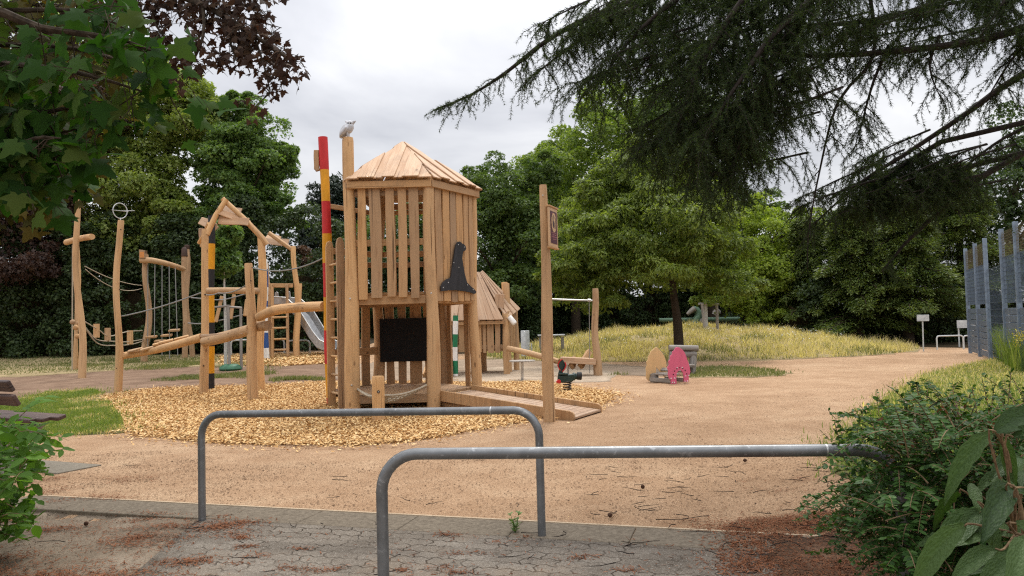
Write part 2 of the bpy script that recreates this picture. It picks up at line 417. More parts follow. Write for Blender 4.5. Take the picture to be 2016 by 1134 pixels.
M['l_dry'] = leaf_mat('dry_grass', [(.25, .225, .10), (.45, .38, .205), (.62, .52, .31), (.74, .63, .42)], .4, .7, .15)
M['l_weed'] = leaf_mat('weed_leaves', [(.12, .19, .05), (.16, .24, .07), (.2, .28, .1)], .3)
M['chip'] = leaf_mat('wood_chips_fresh', [(.28, .14, .05), (.56, .325, .125), (.71, .47, .21), (.80, .61, .34)], .05, .75, .15, (1, 1, 1))
M['needle'] = leaf_mat('fallen_needles', [(.09, .035, .017), (.17, .065, .03), (.25, .11, .055)], 0.0, .8, .1)
M['debris'] = leaf_mat('twig_debris', [(.10, .058, .035), (.18, .11, .065), (.28, .18, .11)], 0.0, .85, .1)
def vib_mat():
    t = NT('wrinkled_shrub_leaves'); uv = t.coord('UV'); r = t.attr('rnd')
    vo = t.n('TexVoronoi', {'Vector': uv, 'Scale': 26.0}, out=0)
    col = t.ramp(t.math('ADD', t.math('MULTIPLY', r, .7), t.math('MULTIPLY', vo, .4)), [(.1, (.020, .042, .011)), (.5, (.036, .07, .017)), (.9, (.062, .105, .03))])
    a = t.bsdf(col, .55, t.bump(vo, .6, .004), .25)
    b = t.n('BsdfTranslucent', {'Color': t.mix(1.0, col, (1.3, 1.6, .5), 'MULTIPLY')})
    return t.done(t.n('MixShader', {0: .25, 1: a, 2: b}))
M['l_vib'] = vib_mat()
# ================================================================== GROUND
def gravel_mat():
    t = NT('tan_gravel'); p = t.pos()
    big = t.noise(p, .35, 4, .6, .4); mid = t.noise(p, 2.2, 5, .6); g1 = t.noise(p, 30, 4, .75); fine = t.noise(p, 85, 3, .7); spk = t.noise(p, 55, 3, .65)
    col = t.ramp(t.math('ADD', t.math('MULTIPLY', big, .6), t.math('MULTIPLY', mid, .4)), [(.36, (.345, .212, .12)), (.5, (.445, .288, .172)), (.64, (.545, .378, .236))])
    tr = t.noise(t.pos((.8, 3.2, 1), (0, 0, R(-24))), 1.1, 4, .6, .8)
    col = t.mix(t.math('MULTIPLY', t.ramp(tr, [(.52, (0, 0, 0)), (.7, (1, 1, 1))]), .35), col, (.52, .355, .22))
    dp = t.noise(p, .75, 5, .65, .6); col = t.mix(t.math('MULTIPLY', t.ramp(dp, [(.50, (0, 0, 0)), (.66, (1, 1, 1))]), .42), col, (.30, .175, .095))
    col = t.mix(t.ramp(g1, [(.34, (.7, .7, .7)), (.5, (0, 0, 0))]), col, (.235, .125, .064))
    col = t.mix(t.ramp(fine, [(.36, (.75, .75, .75)), (.5, (0, 0, 0))]), col, (.20, .11, .06))
    col = t.mix(t.ramp(spk, [(.58, (0, 0, 0)), (.70, (.75, .75, .75))]), col, (.66, .49, .33))
    return t.done(t.bsdf(col, .92, t.bump(t.math('ADD', t.math('ADD', fine, g1), t.math('MULTIPLY', mid, .6)), .8, .02), .12))
def zone_mat(name, c0, c1, c2, fs=60, bump=.6):
    t = NT(name); p = t.pos()
    mid = t.noise(p, 1.6, 5, .65, .3); fine = t.noise(p, fs, 4, .7)
    col = t.ramp(t.math('ADD', t.math('MULTIPLY', mid, .6), t.math('MULTIPLY', fine, .4)), [(.34, c0), (.5, c1), (.66, c2)])
    return t.done(t.bsdf(col, .95, t.bump(fine, bump, .02), .08))
M['gravel'] = gravel_mat()
M['soil'] = zone_mat('brown_soil', (.12, .075, .05), (.20, .13, .088), (.28, .19, .13))
M['shadesoil'] = zone_mat('shaded_sandy_soil', (.20, .15, .105), (.28, .21, .15), (.36, .27, .19))  # sandy soil with shade put into its grey, darker colour
M['sand'] = zone_mat('grey_sand', (.30, .235, .17), (.40, .315, .23), (.48, .385, .29))
M['turf'] = zone_mat('turf_soil', (.09, .105, .035), (.15, .15, .06), (.25, .20, .10))
M['dryturf'] = zone_mat('dry_turf_soil', (.20, .15, .085), (.31, .24, .13), (.42, .33, .19))
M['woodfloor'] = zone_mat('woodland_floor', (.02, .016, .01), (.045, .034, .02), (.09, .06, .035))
M['chipbase'] = zone_mat('wood_chip_base', (.18, .09, .035), (.36, .20, .085), (.5, .32, .15), 40, .8)
M['litterground'] = zone_mat('grey_soil_with_litter', (.11, .084, .06), (.195, .152, .11), (.28, .225, .168), 70)
M['needlesoil'] = zone_mat('red_needle_soil', (.04, .026, .017), (.10, .056, .034), (.21, .125, .078), 34, 1.0)
def paver_mat():
    t = NT('grey_interlocking_pavers')
    p = t.pos((1, 1, 1), (0, 0, R(16)))
    wv = t.n('TexNoise', {'Vector': p, 'Scale': 2.3, 'Detail': 3.0}, out=1)
    wob = t.n('VectorMath', {0: wv, 1: (.5, .5, .5)}, operation='SUBTRACT'); wob2 = t.n('VectorMath', {0: wob, 'Scale': .06}, operation='SCALE')
    p2 = t.n('VectorMath', {0: p, 1: wob2}, operation='ADD')
    sep = t.n('SeparateXYZ', {0: p2}).node
    zig = t.math('MULTIPLY', t.math('PINGPONG', sep.outputs[0], .055), .6)
    yy = t.math('ADD', sep.outputs[1], zig)
    xx = t.math('ADD', sep.outputs[0], t.math('MULTIPLY', t.math('PINGPONG', sep.outputs[1], .055), .5))
    v = t.n('CombineXYZ', {0: xx, 1: yy, 2: 0.0})
    br = t.n('TexBrick', {'Vector': v, 'Color1': (1, 1, 1), 'Color2': (.62, .60, .58), 'Mortar': (.9, .9, .9), 'Scale': 1.0, 'Mortar Size': .0062, 'Mortar Smooth': .3, 'Bias': 0.0, 'Brick Width': .25, 'Row Height': .128})
    brf = br.node.outputs['Fac']
    fine = t.noise(t.pos(), 75, 4, .75); big = t.noise(t.pos(), 1.3, 5, .65); spk = t.noise(t.pos(), 140, 2)
    col = t.ramp(big, [(.3, (.14, .117, .092)), (.5, (.205, .174, .14)), (.7, (.27, .234, .19))])
    col = t.mix(.6, col, br, 'MULTIPLY')
    col = t.mix(t.ramp(fine, [(.36, (.65, .65, .65)), (.54, (0, 0, 0))]), col, (.085, .07, .055))
    col = t.mix(t.ramp(spk, [(.60, (0, 0, 0)), (.70, (.8, .8, .8))]), col, (.42, .39, .34))
    gap = t.noise(t.pos(), 1.9, 5, .7)
    jf = t.math('MULTIPLY', brf, t.ramp(gap, [(.40, (.12, .12, .12)), (.56, (1, 1, 1))]))
    col = t.mix(jf, col, (.055, .042, .03))
    dust = t.noise(t.pos((1, 1, 1)), .8, 5, .7)
    col = t.mix(t.math('MULTIPLY', t.ramp(dust, [(.5, (0, 0, 0)), (.68, (1, 1, 1))]), .5), col, (.25, .18, .12))
    return t.done(t.bsdf(col, .92, t.bump(t.math('SUBTRACT', t.math('MULTIPLY', fine, .6), t.math('ADD', jf, t.math('MULTIPLY', br, -.5))), .9, .012), .12))
M['paver'] = paver_mat()
def grid_ground():
    xs = np.concatenate([np.arange(-90, -30, 4), np.arange(-30, -9, .6), np.arange(-9, -1.5, .08), np.arange(-1.5, 30, .6), np.arange(30, 91, 4)])
    ys = np.concatenate([np.arange(-8, 1, 1.5), np.arange(1, 9, .08), np.arange(9, 50, .6), np.arange(50, 130, 5)])
    X, Y = np.meshgrid(xs, ys); Z = H(X, Y)
    V = np.stack([X, Y, Z], -1).reshape(-1, 3); nx = len(xs); ny = len(ys)
    i = np.arange(nx - 1)[None, :] + (np.arange(ny - 1) * nx)[:, None]; i = i.ravel()
    F = np.stack([i, i + 1, i + nx + 1, i + nx], 1)
    return tag(npmesh('ground', V, F, M['gravel'], smooth=True), kind='structure')
grid_ground()
def dens(poly, step, jit):
    out = []; n = len(poly)
    for i in range(n):
        a = np.array(poly[i][:2], float); b = np.array(poly[(i + 1) % n][:2], float); L = np.linalg.norm(b - a); k = max(1, int(L / step))
        nr = np.array([-(b - a)[1], (b - a)[0]]) / max(L, 1e-6)
        for j in range(k):
            p = a + (b - a) * (j / k)
            q = mnoise.noise(Vector((p[0] * .9, p[1] * .9, 3.3))) * 2.2 + mnoise.noise(Vector((p[0] * 3.5, p[1] * 3.5, 1.3))) + .5 * rng.normal()
            out.append(p + nr * jit * q)
    return np.array(out)
def inpoly(pts, poly):
    x, y = pts[:, 0], pts[:, 1]; res = np.zeros(len(pts), bool); n = len(poly); j = n - 1
    for i in range(n):
        xi, yi = poly[i][0], poly[i][1]; xj, yj = poly[j][0], poly[j][1]
        c = ((yi > y) != (yj > y)) & (x < (xj - xi) * (y - yi) / (yj - yi + 1e-12) + xi); res ^= c; j = i
    return res
def sheet(name, poly, dz, mat, step=.3, jit=.06, grid=.7, kind='structure'):
    out = dens(poly, step, jit); lo = out.min(0); hi = out.max(0)
    gx, gy = np.meshgrid(np.arange(lo[0], hi[0], grid), np.arange(lo[1], hi[1], grid)); g = np.stack([gx.ravel(), gy.ravel()], 1) + .013
    g = g[inpoly(g, out)]
    allp = [Vector(p) for p in np.concatenate([out, g])]
    edges = [(i, (i + 1) % len(out)) for i in range(len(out))]
    vs, es, fs, *_ = delaunay_2d_cdt(allp, edges, [], 1, 1e-5)
    V = np.array([(v.x, v.y, 0) for v in vs]); V[:, 2] = H(V[:, 0], V[:, 1]) + dz
    F = np.array([f for f in fs if len(f) == 3])
    a = V[F[:, 1]] - V[F[:, 0]]; b = V[F[:, 2]] - V[F[:, 0]]; fl = (a[:, 0] * b[:, 1] - a[:, 1] * b[:, 0]) < 0
    F[fl] = F[fl][:, ::-1]
    from collections import Counter
    ed = [tuple(e) for f in F.tolist() for e in ((f[0], f[1]), (f[1], f[2]), (f[2], f[0]))]; cn = Counter(tuple(sorted(e)) for e in ed)
    bd = [e for e in ed if cn[tuple(sorted(e))] == 1]; n0 = len(V); lowv = V.copy(); lowv[:, 2] -= dz + .03
    used = sorted({i for e in bd for i in e}); rem = {i: n0 + k for k, i in enumerate(used)}
    V = np.concatenate([V, lowv[used]]); F = np.concatenate([F, np.array([t for a_, b_ in bd for t in ((b_, a_, rem[a_]), (b_, rem[a_], rem[b_]))])])
    return tag(npmesh(name, V, F, mat, smooth=True), kind=kind)
def gpoly(pxs): return [G(*p)[:2] for p in pxs]
def sample(poly, n):
    poly = np.array([p[:2] for p in poly], float); lo = poly.min(0); hi = poly.max(0); out = np.zeros((0, 2))
    while len(out) < n:
        q = rng.uniform(lo, hi, (n * 2, 2)); q = q[inpoly(q, poly)]; out = np.concatenate([out, q])
    return out[:n]
def blades(name, xy, hmin, hmax, w, mat, lean=.5, dz=0.0, kind='stuff', parent=None, tuft=0):
    N = len(xy); z = H(xy[:, 0], xy[:, 1]) + dz
    a = rng.uniform(0, 6.28, N); h = rng.uniform(hmin, hmax, N)
    if tuft: h *= np.clip(.75 + tuft * np.array([mnoise.noise(Vector((x * 1.3, y * 1.3, 4.4))) + .7 * mnoise.noise(Vector((x * 3.1, y * 3.1, 7.7))) for x, y in xy]), .15, 2.2)
    le = rng.uniform(0, lean, N) * h; a2 = rng.uniform(0, 6.28, N)
    b = np.stack([xy[:, 0], xy[:, 1], z], 1); s = np.stack([np.cos(a), np.sin(a), 0 * a], 1) * (w * rng.uniform(.6, 1.3, N))[:, None]
    ld = np.stack([np.cos(a2), np.sin(a2), 0 * a2], 1) * le[:, None]; up = np.stack([0 * h, 0 * h, h], 1)
    V = np.stack([b - s, b + s, b + s * .7 + ld * .35 + up * .55, b - s * .7 + ld * .35 + up * .55, b + ld + up * .95], 1)
    F = np.array([(0, 1, 2), (0, 2, 3), (3, 2, 4)])[None] + (np.arange(N) * 5)[:, None, None]
    return tag(npmesh(name, V.reshape(-1, 3), F.reshape(-1, 3), mat, parent, np.repeat(rng.random(N), 5)), kind=kind)
def flakes(name, xy, lmin, lmax, asp, mat, zr=.02, tilt=.5, dz=0.0):
    N = len(xy); a = rng.uniform(0, 6.28, N); L = rng.uniform(lmin, lmax, N) / 2; Wd = L * rng.uniform(asp * .6, asp * 1.4, N)
    n = unit(np.stack([rng.normal(0, tilt, N), rng.normal(0, tilt, N), np.ones(N)], 1))
    y = np.stack([np.cos(a), np.sin(a), 0 * a], 1); y = unit(y - n * np.sum(y * n, 1, keepdims=True)); x = np.cross(y, n)
    c = np.stack([xy[:, 0], xy[:, 1], H(xy[:, 0], xy[:, 1]) + dz + rng.uniform(0, zr, N)], 1)
    t = rng.uniform(.5, 1, (N, 1))
    V = np.stack([c - y * L[:, None] - x * Wd[:, None], c - y * L[:, None] + x * Wd[:, None], c + y * L[:, None] + x * Wd[:, None] * t, c + y * L[:, None] * .8 - x * Wd[:, None]], 1)
    F = np.array([(0, 1, 2, 3)])[None] + (np.arange(N) * 4)[:, None, None]
    return tag(npmesh(name, V.reshape(-1, 3), F.reshape(-1, 4), mat, None, np.repeat(rng.random(N), 4)), kind='stuff')
# --- back ground, woodland floor, soil
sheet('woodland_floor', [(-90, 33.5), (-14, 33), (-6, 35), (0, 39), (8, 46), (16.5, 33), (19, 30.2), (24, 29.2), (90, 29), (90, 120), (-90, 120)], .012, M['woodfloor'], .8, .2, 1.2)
soil_poly = gpoly([(-140, 742), (60, 733), (150, 726), (300, 718), (420, 716), (640, 716), (660, 735), (650, 756), (480, 762), (300, 767), (205, 779), (110, 776), (60, 795), (-140, 805)])
sheet('soil_bank', soil_poly, .012, M['soil'], .35, .12)
sheet('back_lawn', gpoly([(-200, 700), (0, 699), (200, 699), (430, 699), (660, 696), (665, 716), (560, 720), (420, 722), (300, 724), (180, 734), (60, 742), (-200, 752)]), .022, M['dryturf'], .4, .14)
lawn_l = gpoly([(-120, 800), (40, 788), (100, 774), (185, 769), (212, 786), (236, 822), (248, 851), (160, 858), (70, 862), (-120, 872)])
sheet('lawn', lawn_l, .014, M['turf'], .2, .13)
mound_poly = [(8.0 + 9.7 * math.cos(a), 35.6 + 10.0 * math.sin(a)) for a in np.linspace(0, 2 * math.pi, 48, endpoint=False)]
mound_poly = [p for p in mound_poly]
sheet('grass_mound', mound_poly, .02, M['dryturf'], .4, .16)
strip = gpoly([(1345, 726), (1420, 722), (1500, 727), (1550, 734), (1540, 741), (1480, 743), (1400, 743), (1350, 745)])
sheet('grass_strip', strip, .016, M['dryturf'], .2, .16)
lawn_r = gpoly([(1640, 885), (1690, 832), (1752, 782), (1825, 742), (1900, 722), (1965, 710), (2060, 703), (2300, 700), (2500, 760), (2300, 1000), (1800, 1000), (1660, 930)])
sheet('lawn', lawn_r, .02, M['turf'], .25, .08)
sheet('sand_area', gpoly([(880, 752), (900, 733), (960, 724), (1060, 722), (1130, 726), (1215, 735), (1205, 752), (1100, 754), (1000, 757)]), .014, M['sand'], .3, .1)
sheet('shaded_soil_patch', gpoly([(640, 745), (660, 720), (800, 712), (930, 706), (1090, 706), (1200, 716), (1300, 725), (1330, 742), (1230, 739), (1130, 727), (1060, 723), (960, 725), (900, 735), (860, 752)]), .010, M['shadesoil'], .3, .1)
chip_poly = gpoly([(205, 780), (215, 800), (240, 835), (262, 856), (400, 872), (560, 879), (700, 879), (800, 872), (900, 856), (1000, 838), (1075, 822), (1130, 812), (1195, 795), (1212, 778), (1150, 766), (1060, 753), (950, 755), (800, 753), (640, 753), (560, 758), (480, 761), (390, 763), (300, 767)])
chip_back = gpoly([(430, 703), (500, 699), (650, 696), (690, 704), (690, 716), (560, 722), (440, 720)])
sheet('wood_chip_bed', chip_poly, .016, M['chipbase'], .2, .09, .5)
sheet('wood_chip_bed', chip_back, .028, M['chipbase'], .25, .08, .5)
pv = [G(235, 1134)[:2], G(405, 1034)[:2], G(455, 1003)[:2], G(900, 1028)[:2], G(1500, 1056)[:2], G(1640, 1062)[:2]]
KA = np.array([-4.75, 7.52]); KB = np.array([2.6, 5.33])          # kerb line
kd = (KB - KA) / np.linalg.norm(KB - KA); kn = np.array([-kd[1], kd[0]])
if kn[1] > 0: kn = -kn                                             # towards the camera
sheet('paving', [KA + kd * 2.3 + kn * .44, KB + kn * .44, (2.4, 3.0), (2.2, .6), (-2.4, .6), (-2.35, 3.6)], .011, M['paver'], .3, .012, .5)
sheet('litter_soil', [KA + kn * .44 - kd * 3, KA + kd * 2.35 + kn * .44, (-2.3, 3.6), (-2.4, .6), (-9, .6)], .006, M['litterground'], .2, .02, .12)
sheet('litter_soil', [(1.75, 5.4), (2.3, 5.55), (3.2, 5.9), (6, 5), (5, .6), (1.6, .6), (1.42, 3.2), (1.5, 4.5)], .018, M['needlesoil'], .12, .13, .5)
# kerb: real step on the left, flush on the right
mb = MB()
c = KA * .5 + KB * .5
L = np.linalg.norm(KB - KA)
cuts = [0, .78, 1.56, 2.33] + list(np.linspace(2.33, L, 7))[1:]
for i in range(len(cuts) - 1):
    a = KA + kd * (cuts[i] + .003); b = KA + kd * (cuts[i + 1] - .003); m = (a + b) / 2 + kn * .225; e = (b - a) / 2
    up = .014
    mb.box((m[0], m[1], up - .1), (e[0], e[1], 0), (kn[0] * .21, kn[1] * .21, 0), (0, 0, .1))
tag(mb.build('kerb', M['kerb'], bevel=.008), kind='structure')
mb = MB(); mb.box((float((KA + KB)[0] / 2), float((KA + KB)[1] / 2), -.012), (kd[0] * L / 2, kd[1] * L / 2, 0), (kn[0] * .012, kn[1] * .012, 0), (0, 0, .03))
tag(mb.build('kerb_edge_strip', simple_mat('pale_edge_mortar', (.36, .27, .18), (.50, .39, .27), 30)), kind='structure')
# slab by the bench
sl = [G(20, 903), G(200, 917), G(112, 934), G(10, 926)]
mb = MB(); mb.prism([(p.x, p.y) for p in sl], (0, 0, -.01), (1, 0, 0), (0, 1, 0), (0, 0, 1), .05); tag(mb.build('bench_slab', M['slab'], bevel=.006), kind='structure')
# --- scatter
def edge_fade(poly, n, spread):
    """points in poly plus strays just over its edge"""
    p = sample(poly, n); k = n // 14; e = dens(poly, .05, .02); q = e[rng.integers(0, len(e), k)] + rng.normal(0, spread, (k, 2)); return np.concatenate([p, q])
flakes('wood_chips', edge_fade(chip_poly, 125000, .22), .02, .058, .42, M['chip'], .035, .4, .018)
flakes('wood_chips', edge_fade(chip_back, 9000, .25), .04, .12, .4, M['chip'], .03, .35, .036)
lp_all = edge_fade(lawn_l, 60000, .3)
lpn = np.array([mnoise.noise(Vector((x * .9, y * .6, 5.1))) + .5 * mnoise.noise(Vector((x * 3, y * 2, 1.1))) for x, y in lp_all]) + .18 * rng.normal(size=len(lp_all))
blades('grass', lp_all[lpn > -.12], .025, .10, .006, M['l_grass'], .9, .03)
blades('dry_meadow_grass', lp_all[(lpn < -.05) & (lpn > -.34)], .02, .06, .006, M['l_dry'], .9, .03)
def patch(px, py, rx, ry, n, h0, h1_, w, mat):
    c = G(px, py); th = rng.uniform(0, 6.28, n); rr = np.sqrt(rng.random(n)) * (1 + .35 * np.sin(3 * th + px) + .2 * np.sin(7 * th))
    return np.stack([c.x + rx * rr * np.cos(th), c.y + ry * rr * np.sin(th)], 1)
pp = [patch(*a, 0, 0, 0, None) for a in [(360, 722, 2.2, 1.6, 5200), (430, 742, 1.3, 1.1, 4200), (500, 735, .8, 1.0, 1600), (600, 746, .55, .7, 1500), (560, 748, .4, .5, 700), (655, 745, .5, .5, 600), (260, 712, 3.2, 2.2, 3800), (130, 722, 2.5, 2.0, 1800), (540, 722, .5, .5, 500), (1045, 700, 1.6, .5, 1100), (1240, 738, .6, .3, 260)]]
pp = np.concatenate(pp); pn = np.array([mnoise.noise(Vector((x * .7, y * .7, 9.1))) for x, y in pp]) + .15 * rng.normal(size=len(pp))
blades('grass', pp[pn > -.05], .03, .12, .010, M['l_dull'], .9, .02)
blades('grass', sample(gpoly([(-200, 700), (0, 700), (400, 700), (660, 697), (665, 714), (400, 718), (180, 732), (-200, 750)]), 12000), .02, .08, .012, M['l_dull'], .9, .02)
mp = sample(mound_poly, 90000); keep = (H(mp[:, 0], mp[:, 1]) > .02) & (mp[:, 1] < 41); mp = mp[keep]
f1 = np.array([mnoise.noise(Vector((x * .35, y * .5, .3))) for x, y in mp]); hh = H(mp[:, 0], mp[:, 1])
dry = (f1 + .3 * rng.normal(size=len(mp)) + (hh - .45) * .3) > -.38
blades('dry_meadow_grass', mp[dry], .05, .30, .010, M['l_dry'], 1.0, .02, tuft=1.1)
blades('meadow_grass', mp[~dry], .05, .28, .010, M['l_dull'], 1.0, .02, tuft=1.1)
blades('grass', edge_fade(strip, 3600, .25), .02, .10, .010, M['l_dull'], .8, .02)
lr = edge_fade(lawn_r, 70000, .16); far = lr[:, 1] > 13.5 + 2.5 * rng.normal(size=len(lr)); lr_d = lr[far]; lr_g = lr[~far]
blades('grass', np.concatenate([lr_g, lr_d[1::2]]), .04, .12, .006, M['l_grass'], .9, .02)
blades('dry_meadow_grass', lr_d[::2], .03, .13, .010, M['l_dry'], .8, .02)
tall = sample(gpoly([(1955, 702), (1990, 700), (2250, 700), (2250, 728), (2000, 738), (1968, 716)]), 9000)
blades('dry_meadow_grass', tall, .4, 1.2, .012, M['l_grass'], .35, .02)
# needle and twig litter
def clusters(poly, nc, per, s):
    c = sample(poly, nc); return np.concatenate([ci + rng.normal(0, 1, (int(per * rng.uniform(.3, 1.7)), 2)) * (s * rng.uniform(.5, 1.5), s * .6) for ci in c])
pav = [(-2.2, 2.6), (1.9, 2.6), (1.9, 5.3), (-2.3, 6.2)]; leftl = [(-6, 3), (-2.4, 3), (-2.4, 6.5), (-5.2, 7.2)]; rightl = [(1.0, 2.6), (4, 2.6), (3.4, 6.2), (1.7, 6.0), (1.25, 5)]
tanp = [(-3.8, 7.2), (2.8, 5.5), (4.2, 8.5), (2, 9), (-4.5, 9)]
flakes('needle_litter', np.concatenate([clusters(pav, 62, 70, .05), sample(pav, 1500), clusters(leftl, 110, 190, .11), clusters([(-2.35, 3.0), (-2.1, 3.0), (-2.15, 6.4), (-2.5, 6.6)], 34, 150, .09), sample(leftl, 6500), clusters(rightl, 170, 300, .14), sample(rightl, 24000), clusters([(.9, 5.4), (3, 5.4), (3.4, 7.6), (2.2, 7.6)], 30, 40, .09), clusters([(-5.4, 7.2), (-3.6, 7.2), (-3.6, 8.2), (-5.4, 8.4)], 16, 90, .12)]), .012, .04, .16, M['needle'], .012, .3, .012)
flakes('gravel_debris', np.concatenate([sample(tanp, 8000), sample([(-9, 7.6), (-4, 7.3), (-3.6, 9.6), (-9, 9.6)], 5200), clusters([(-7, 7.8), (-2, 7.4), (-2, 10), (-7, 10)], 40, 70, .16), clusters([(-2, 6.8), (3, 6), (5, 10), (-1, 11)], 40, 40, .16), sample([(2, 5.8), (5, 8), (9, 18), (1, 12)], 4500)]), .006, .021, .5, M['debris'], .006, .25, .004)
tw = MB()
for c_ in np.concatenate([sample([(-2.2, 3), (1.9, 3), (2.6, 5.3), (-2.2, 6.4)], 60), sample([(.2, 5.9), (3, 5.3), (3.6, 8.0), (1.0, 8)], 75), sample(tanp, 22), sample(leftl, 14)]):
    a = rng.uniform(0, 6.28); L_ = rng.uniform(.06, .26); z = h1(*c_) + .03; pts = []
    for k in range(5):
        a += rng.normal(0, .35); pts.append((c_[0], c_[1], z + .004 + .006 * rng.random())); c_ = c_ + np.array([math.cos(a), math.sin(a) * .8]) * L_ / 4
    tw.tube(pts, [.0035, .003, .0028, .002, .0012], seg=5, cap=False)
tag(tw.build('twig_litter', M['firbark']), kind='stuff')
for k, (px, py, lb) in enumerate([(951, 906, 'small dark cone on tan gravel, left of the far barrier right post'), (1467, 912, 'small brown cone lying alone on gravel just under the front rail bar'),
                                (1266, 965, 'small brown cone lying among fine twigs on the tan gravel'), (1201, 1022, 'small brown cone resting close to the pale kerb line by the weed'), (170, 1038, 'dark cone lying in the reddish needles below the left kerb')]):
    g = G(px, py); g.z += .028
    mb = MB(); q = rng.uniform(0, 6.28); ax = Vector((math.cos(q), math.sin(q), .15))
    mb.lathe(g - ax * .02 + Vector((0, 0, .004)), ax, [(0, .004), (.008, .017), (.018, .02), (.03, .015), (.042, .003)], 10)
    tag(mb.build('pine_cone', M['cone']), lb, 'cone', 'fallen cones')
# small weed in the paving
g = G(1014, 1052); root = thing('weed_plant', g, 'small bright green weed growing in paving beside the back rail post', 'weed')
mb = MB(); st = []; lp, ln, ld = [], [], []
for k in range(4):
    q = rng.uniform(0, 6.28); tp = g + Vector((.03 * math.cos(q), .03 * math.sin(q), rng.uniform(.1, .17))); mb.tube([g, (g + tp) / 2 + Vector((.005, 0, 0)), tp], [.0035, .003, .0015], 5)
    for j in range(12):
        t_ = rng.uniform(.15, 1); p = g.lerp(tp, t_); b = rng.uniform(0, 6.28); lp.append(p); ld.append((math.cos(b), math.sin(b), .5)); ln.append((-.4 * math.cos(b), -.4 * math.sin(b), 1))
mb.build('stem', M['l_weed'], root)
V, F, r_ = leaves(T_OVAL, np.array(lp), np.array(ln), rng.uniform(.03, .055, len(lp)), np.array(ld)); npmesh('leaves', V, F, M['l_weed'], root, r_)
# ================================================================== PLAY TOWER (hexagonal)
Z = Vector((0, 0, 1))
TC = Vector((-2.215, 15.17, 0)); TR = 1.467
HV = [TC + Vector((math.cos(R(a)), math.sin(R(a)), 0)) * TR for a in (240, 300, 0, 60, 120, 180)]
vA, vB, vC, vD, vE, vF = HV
tower = thing('play_tower', (TC.x, TC.y, 0), 'tall hexagonal wooden slatted play tower with pyramid board roof and a black hat cut-out', 'play tower')
def post(name, base, top, r0, r1, mat, parent, bend=.03, n=6, seg=12, wob=.055, sink=.15):
    bend = bend * 1.25
    base = Vector(base); top = Vector(top); pts, rr = [], []; ph = rng.uniform(0, 6.28, 2)
    for i in range(n + 1):
        t = i / n; p = base.lerp(top, t)
        b = bend * math.sin(math.pi * t) if n > 1 else 0
        p = p + Vector((b * math.sin(ph[0] + t * 4.5), b * math.sin(ph[1] + t * 4), 0)); pts.append(p)
        rr.append((r0 + (r1 - r0) * t) * (1 + .05 * math.sin(ph[0] + 7 * t)))
    pts[0] = pts[0] - Z * sink
    # rounded-off top
    d = (pts[-1] - pts[-2]).normalized(); pts.append(pts[-1] + d * .02); rr.append(rr[-1] * .82)
    return MB().tube(pts, rr, seg, wob=wob, sub=2).build(name, mat, parent, angle=50)
def bolt(p, n, parent, r=.016):
    MB().lathe(p, n, [(0, r), (.012, r), (.016, r * .6)], 10).build('bolt', M['bright'], parent)
post('corner_post', vA, (vA.x, vA.y, 4.97), .135, .105, M['wood'], tower, .02)
post('corner_post', vB, (vB.x, vB.y, 4.25), .12, .105, M['wood'], tower, .03)
post('corner_post', vC, (vC.x, vC.y, 4.22), .105, .09, M['wood'], tower, .045)
post('corner_post', vD, (vD.x, vD.y, 4.22), .13, .11, M['wood'], tower, .03)
post('corner_post', vE, (vE.x + .18, vE.y - .1, 4.22), .125, .10, M['wood'], tower, .06)
# striped corner post: bands are pieces of one bent pole
def striped(base, top, r, bands, parent, name='striped_post', bend=.03, seg=14):
    """bands: list of (z_from, z_to, material)"""
    base = Vector(base); top = Vector(top); ph = rng.uniform(0, 6.28, 2); hh = top.z - base.z; k = 0
    o = None
    def pt(z):
        t = (z - base.z) / hh; p = base.lerp(top, max(0, min(1, t))); b = bend * math.sin(math.pi * t)
        return Vector((p.x + b * math.sin(ph[0] + 3.5 * t), p.y + b * math.sin(ph[1] + 4 * t), z))
    for (z0, z1, m) in bands:
        n = max(2, int((z1 - z0) / .15)); pts = [pt(z0 + (z1 - z0) * i / n) for i in range(n + 1)]
        rr = [r * (1 + .05 * math.sin(ph[0] + 3 * p.z)) for p in pts]
        MB().tube(pts, rr, seg, cap=True).build('colour_band', m, parent, angle=50)
sp = bpy.data.objects.new('striped_post', None); COL.objects.link(sp); sp.parent = tower; sp['label'] = 'bent corner post painted in red and amber bands'; sp.location = (vF.x - TC.x, vF.y - TC.y, 0)
zf = lambda y, Y, px=645: 1.6 + (630 - .026 * (px - 1008) - y) * Y / 1500
zs = [zf(y, vF.y) for y in (267, 333, 396, 460, 518, 585, 650, 716, 782)] + [-.1]
striped((vF.x + .045, vF.y, 0), (vF.x - .04, vF.y, zs[0]), .09, [(zs[i + 1], zs[i], M['red'] if i % 2 == 0 else M['amber']) for i in range(len(zs) - 1)], sp, bend=.04)
MB().plank((vF.x - .17, vF.y - .02, zf(332, vF.y)), (vF.x - .165, vF.y - .02, zf(293, vF.y)), .10, .07, (0, -1, 0), .04).build('side_block', M['board'], tower, .008)
MB().plank((vF.x - .19, vF.y - .02, zf(334, vF.y)), (vF.x - .10, vF.y - .02, zf(331, vF.y)), .04, .08, (0, -1, 0)).build('side_peg', M['board'], tower, .008)
def onface(p, q, s, inset=0.0):
    """point at s metres from p along edge p->q, pushed outwards by inset"""
    d = (q - p).normalized(); nrm = Vector((d.y, -d.x, 0)); return p + d * s + nrm * inset, d, nrm
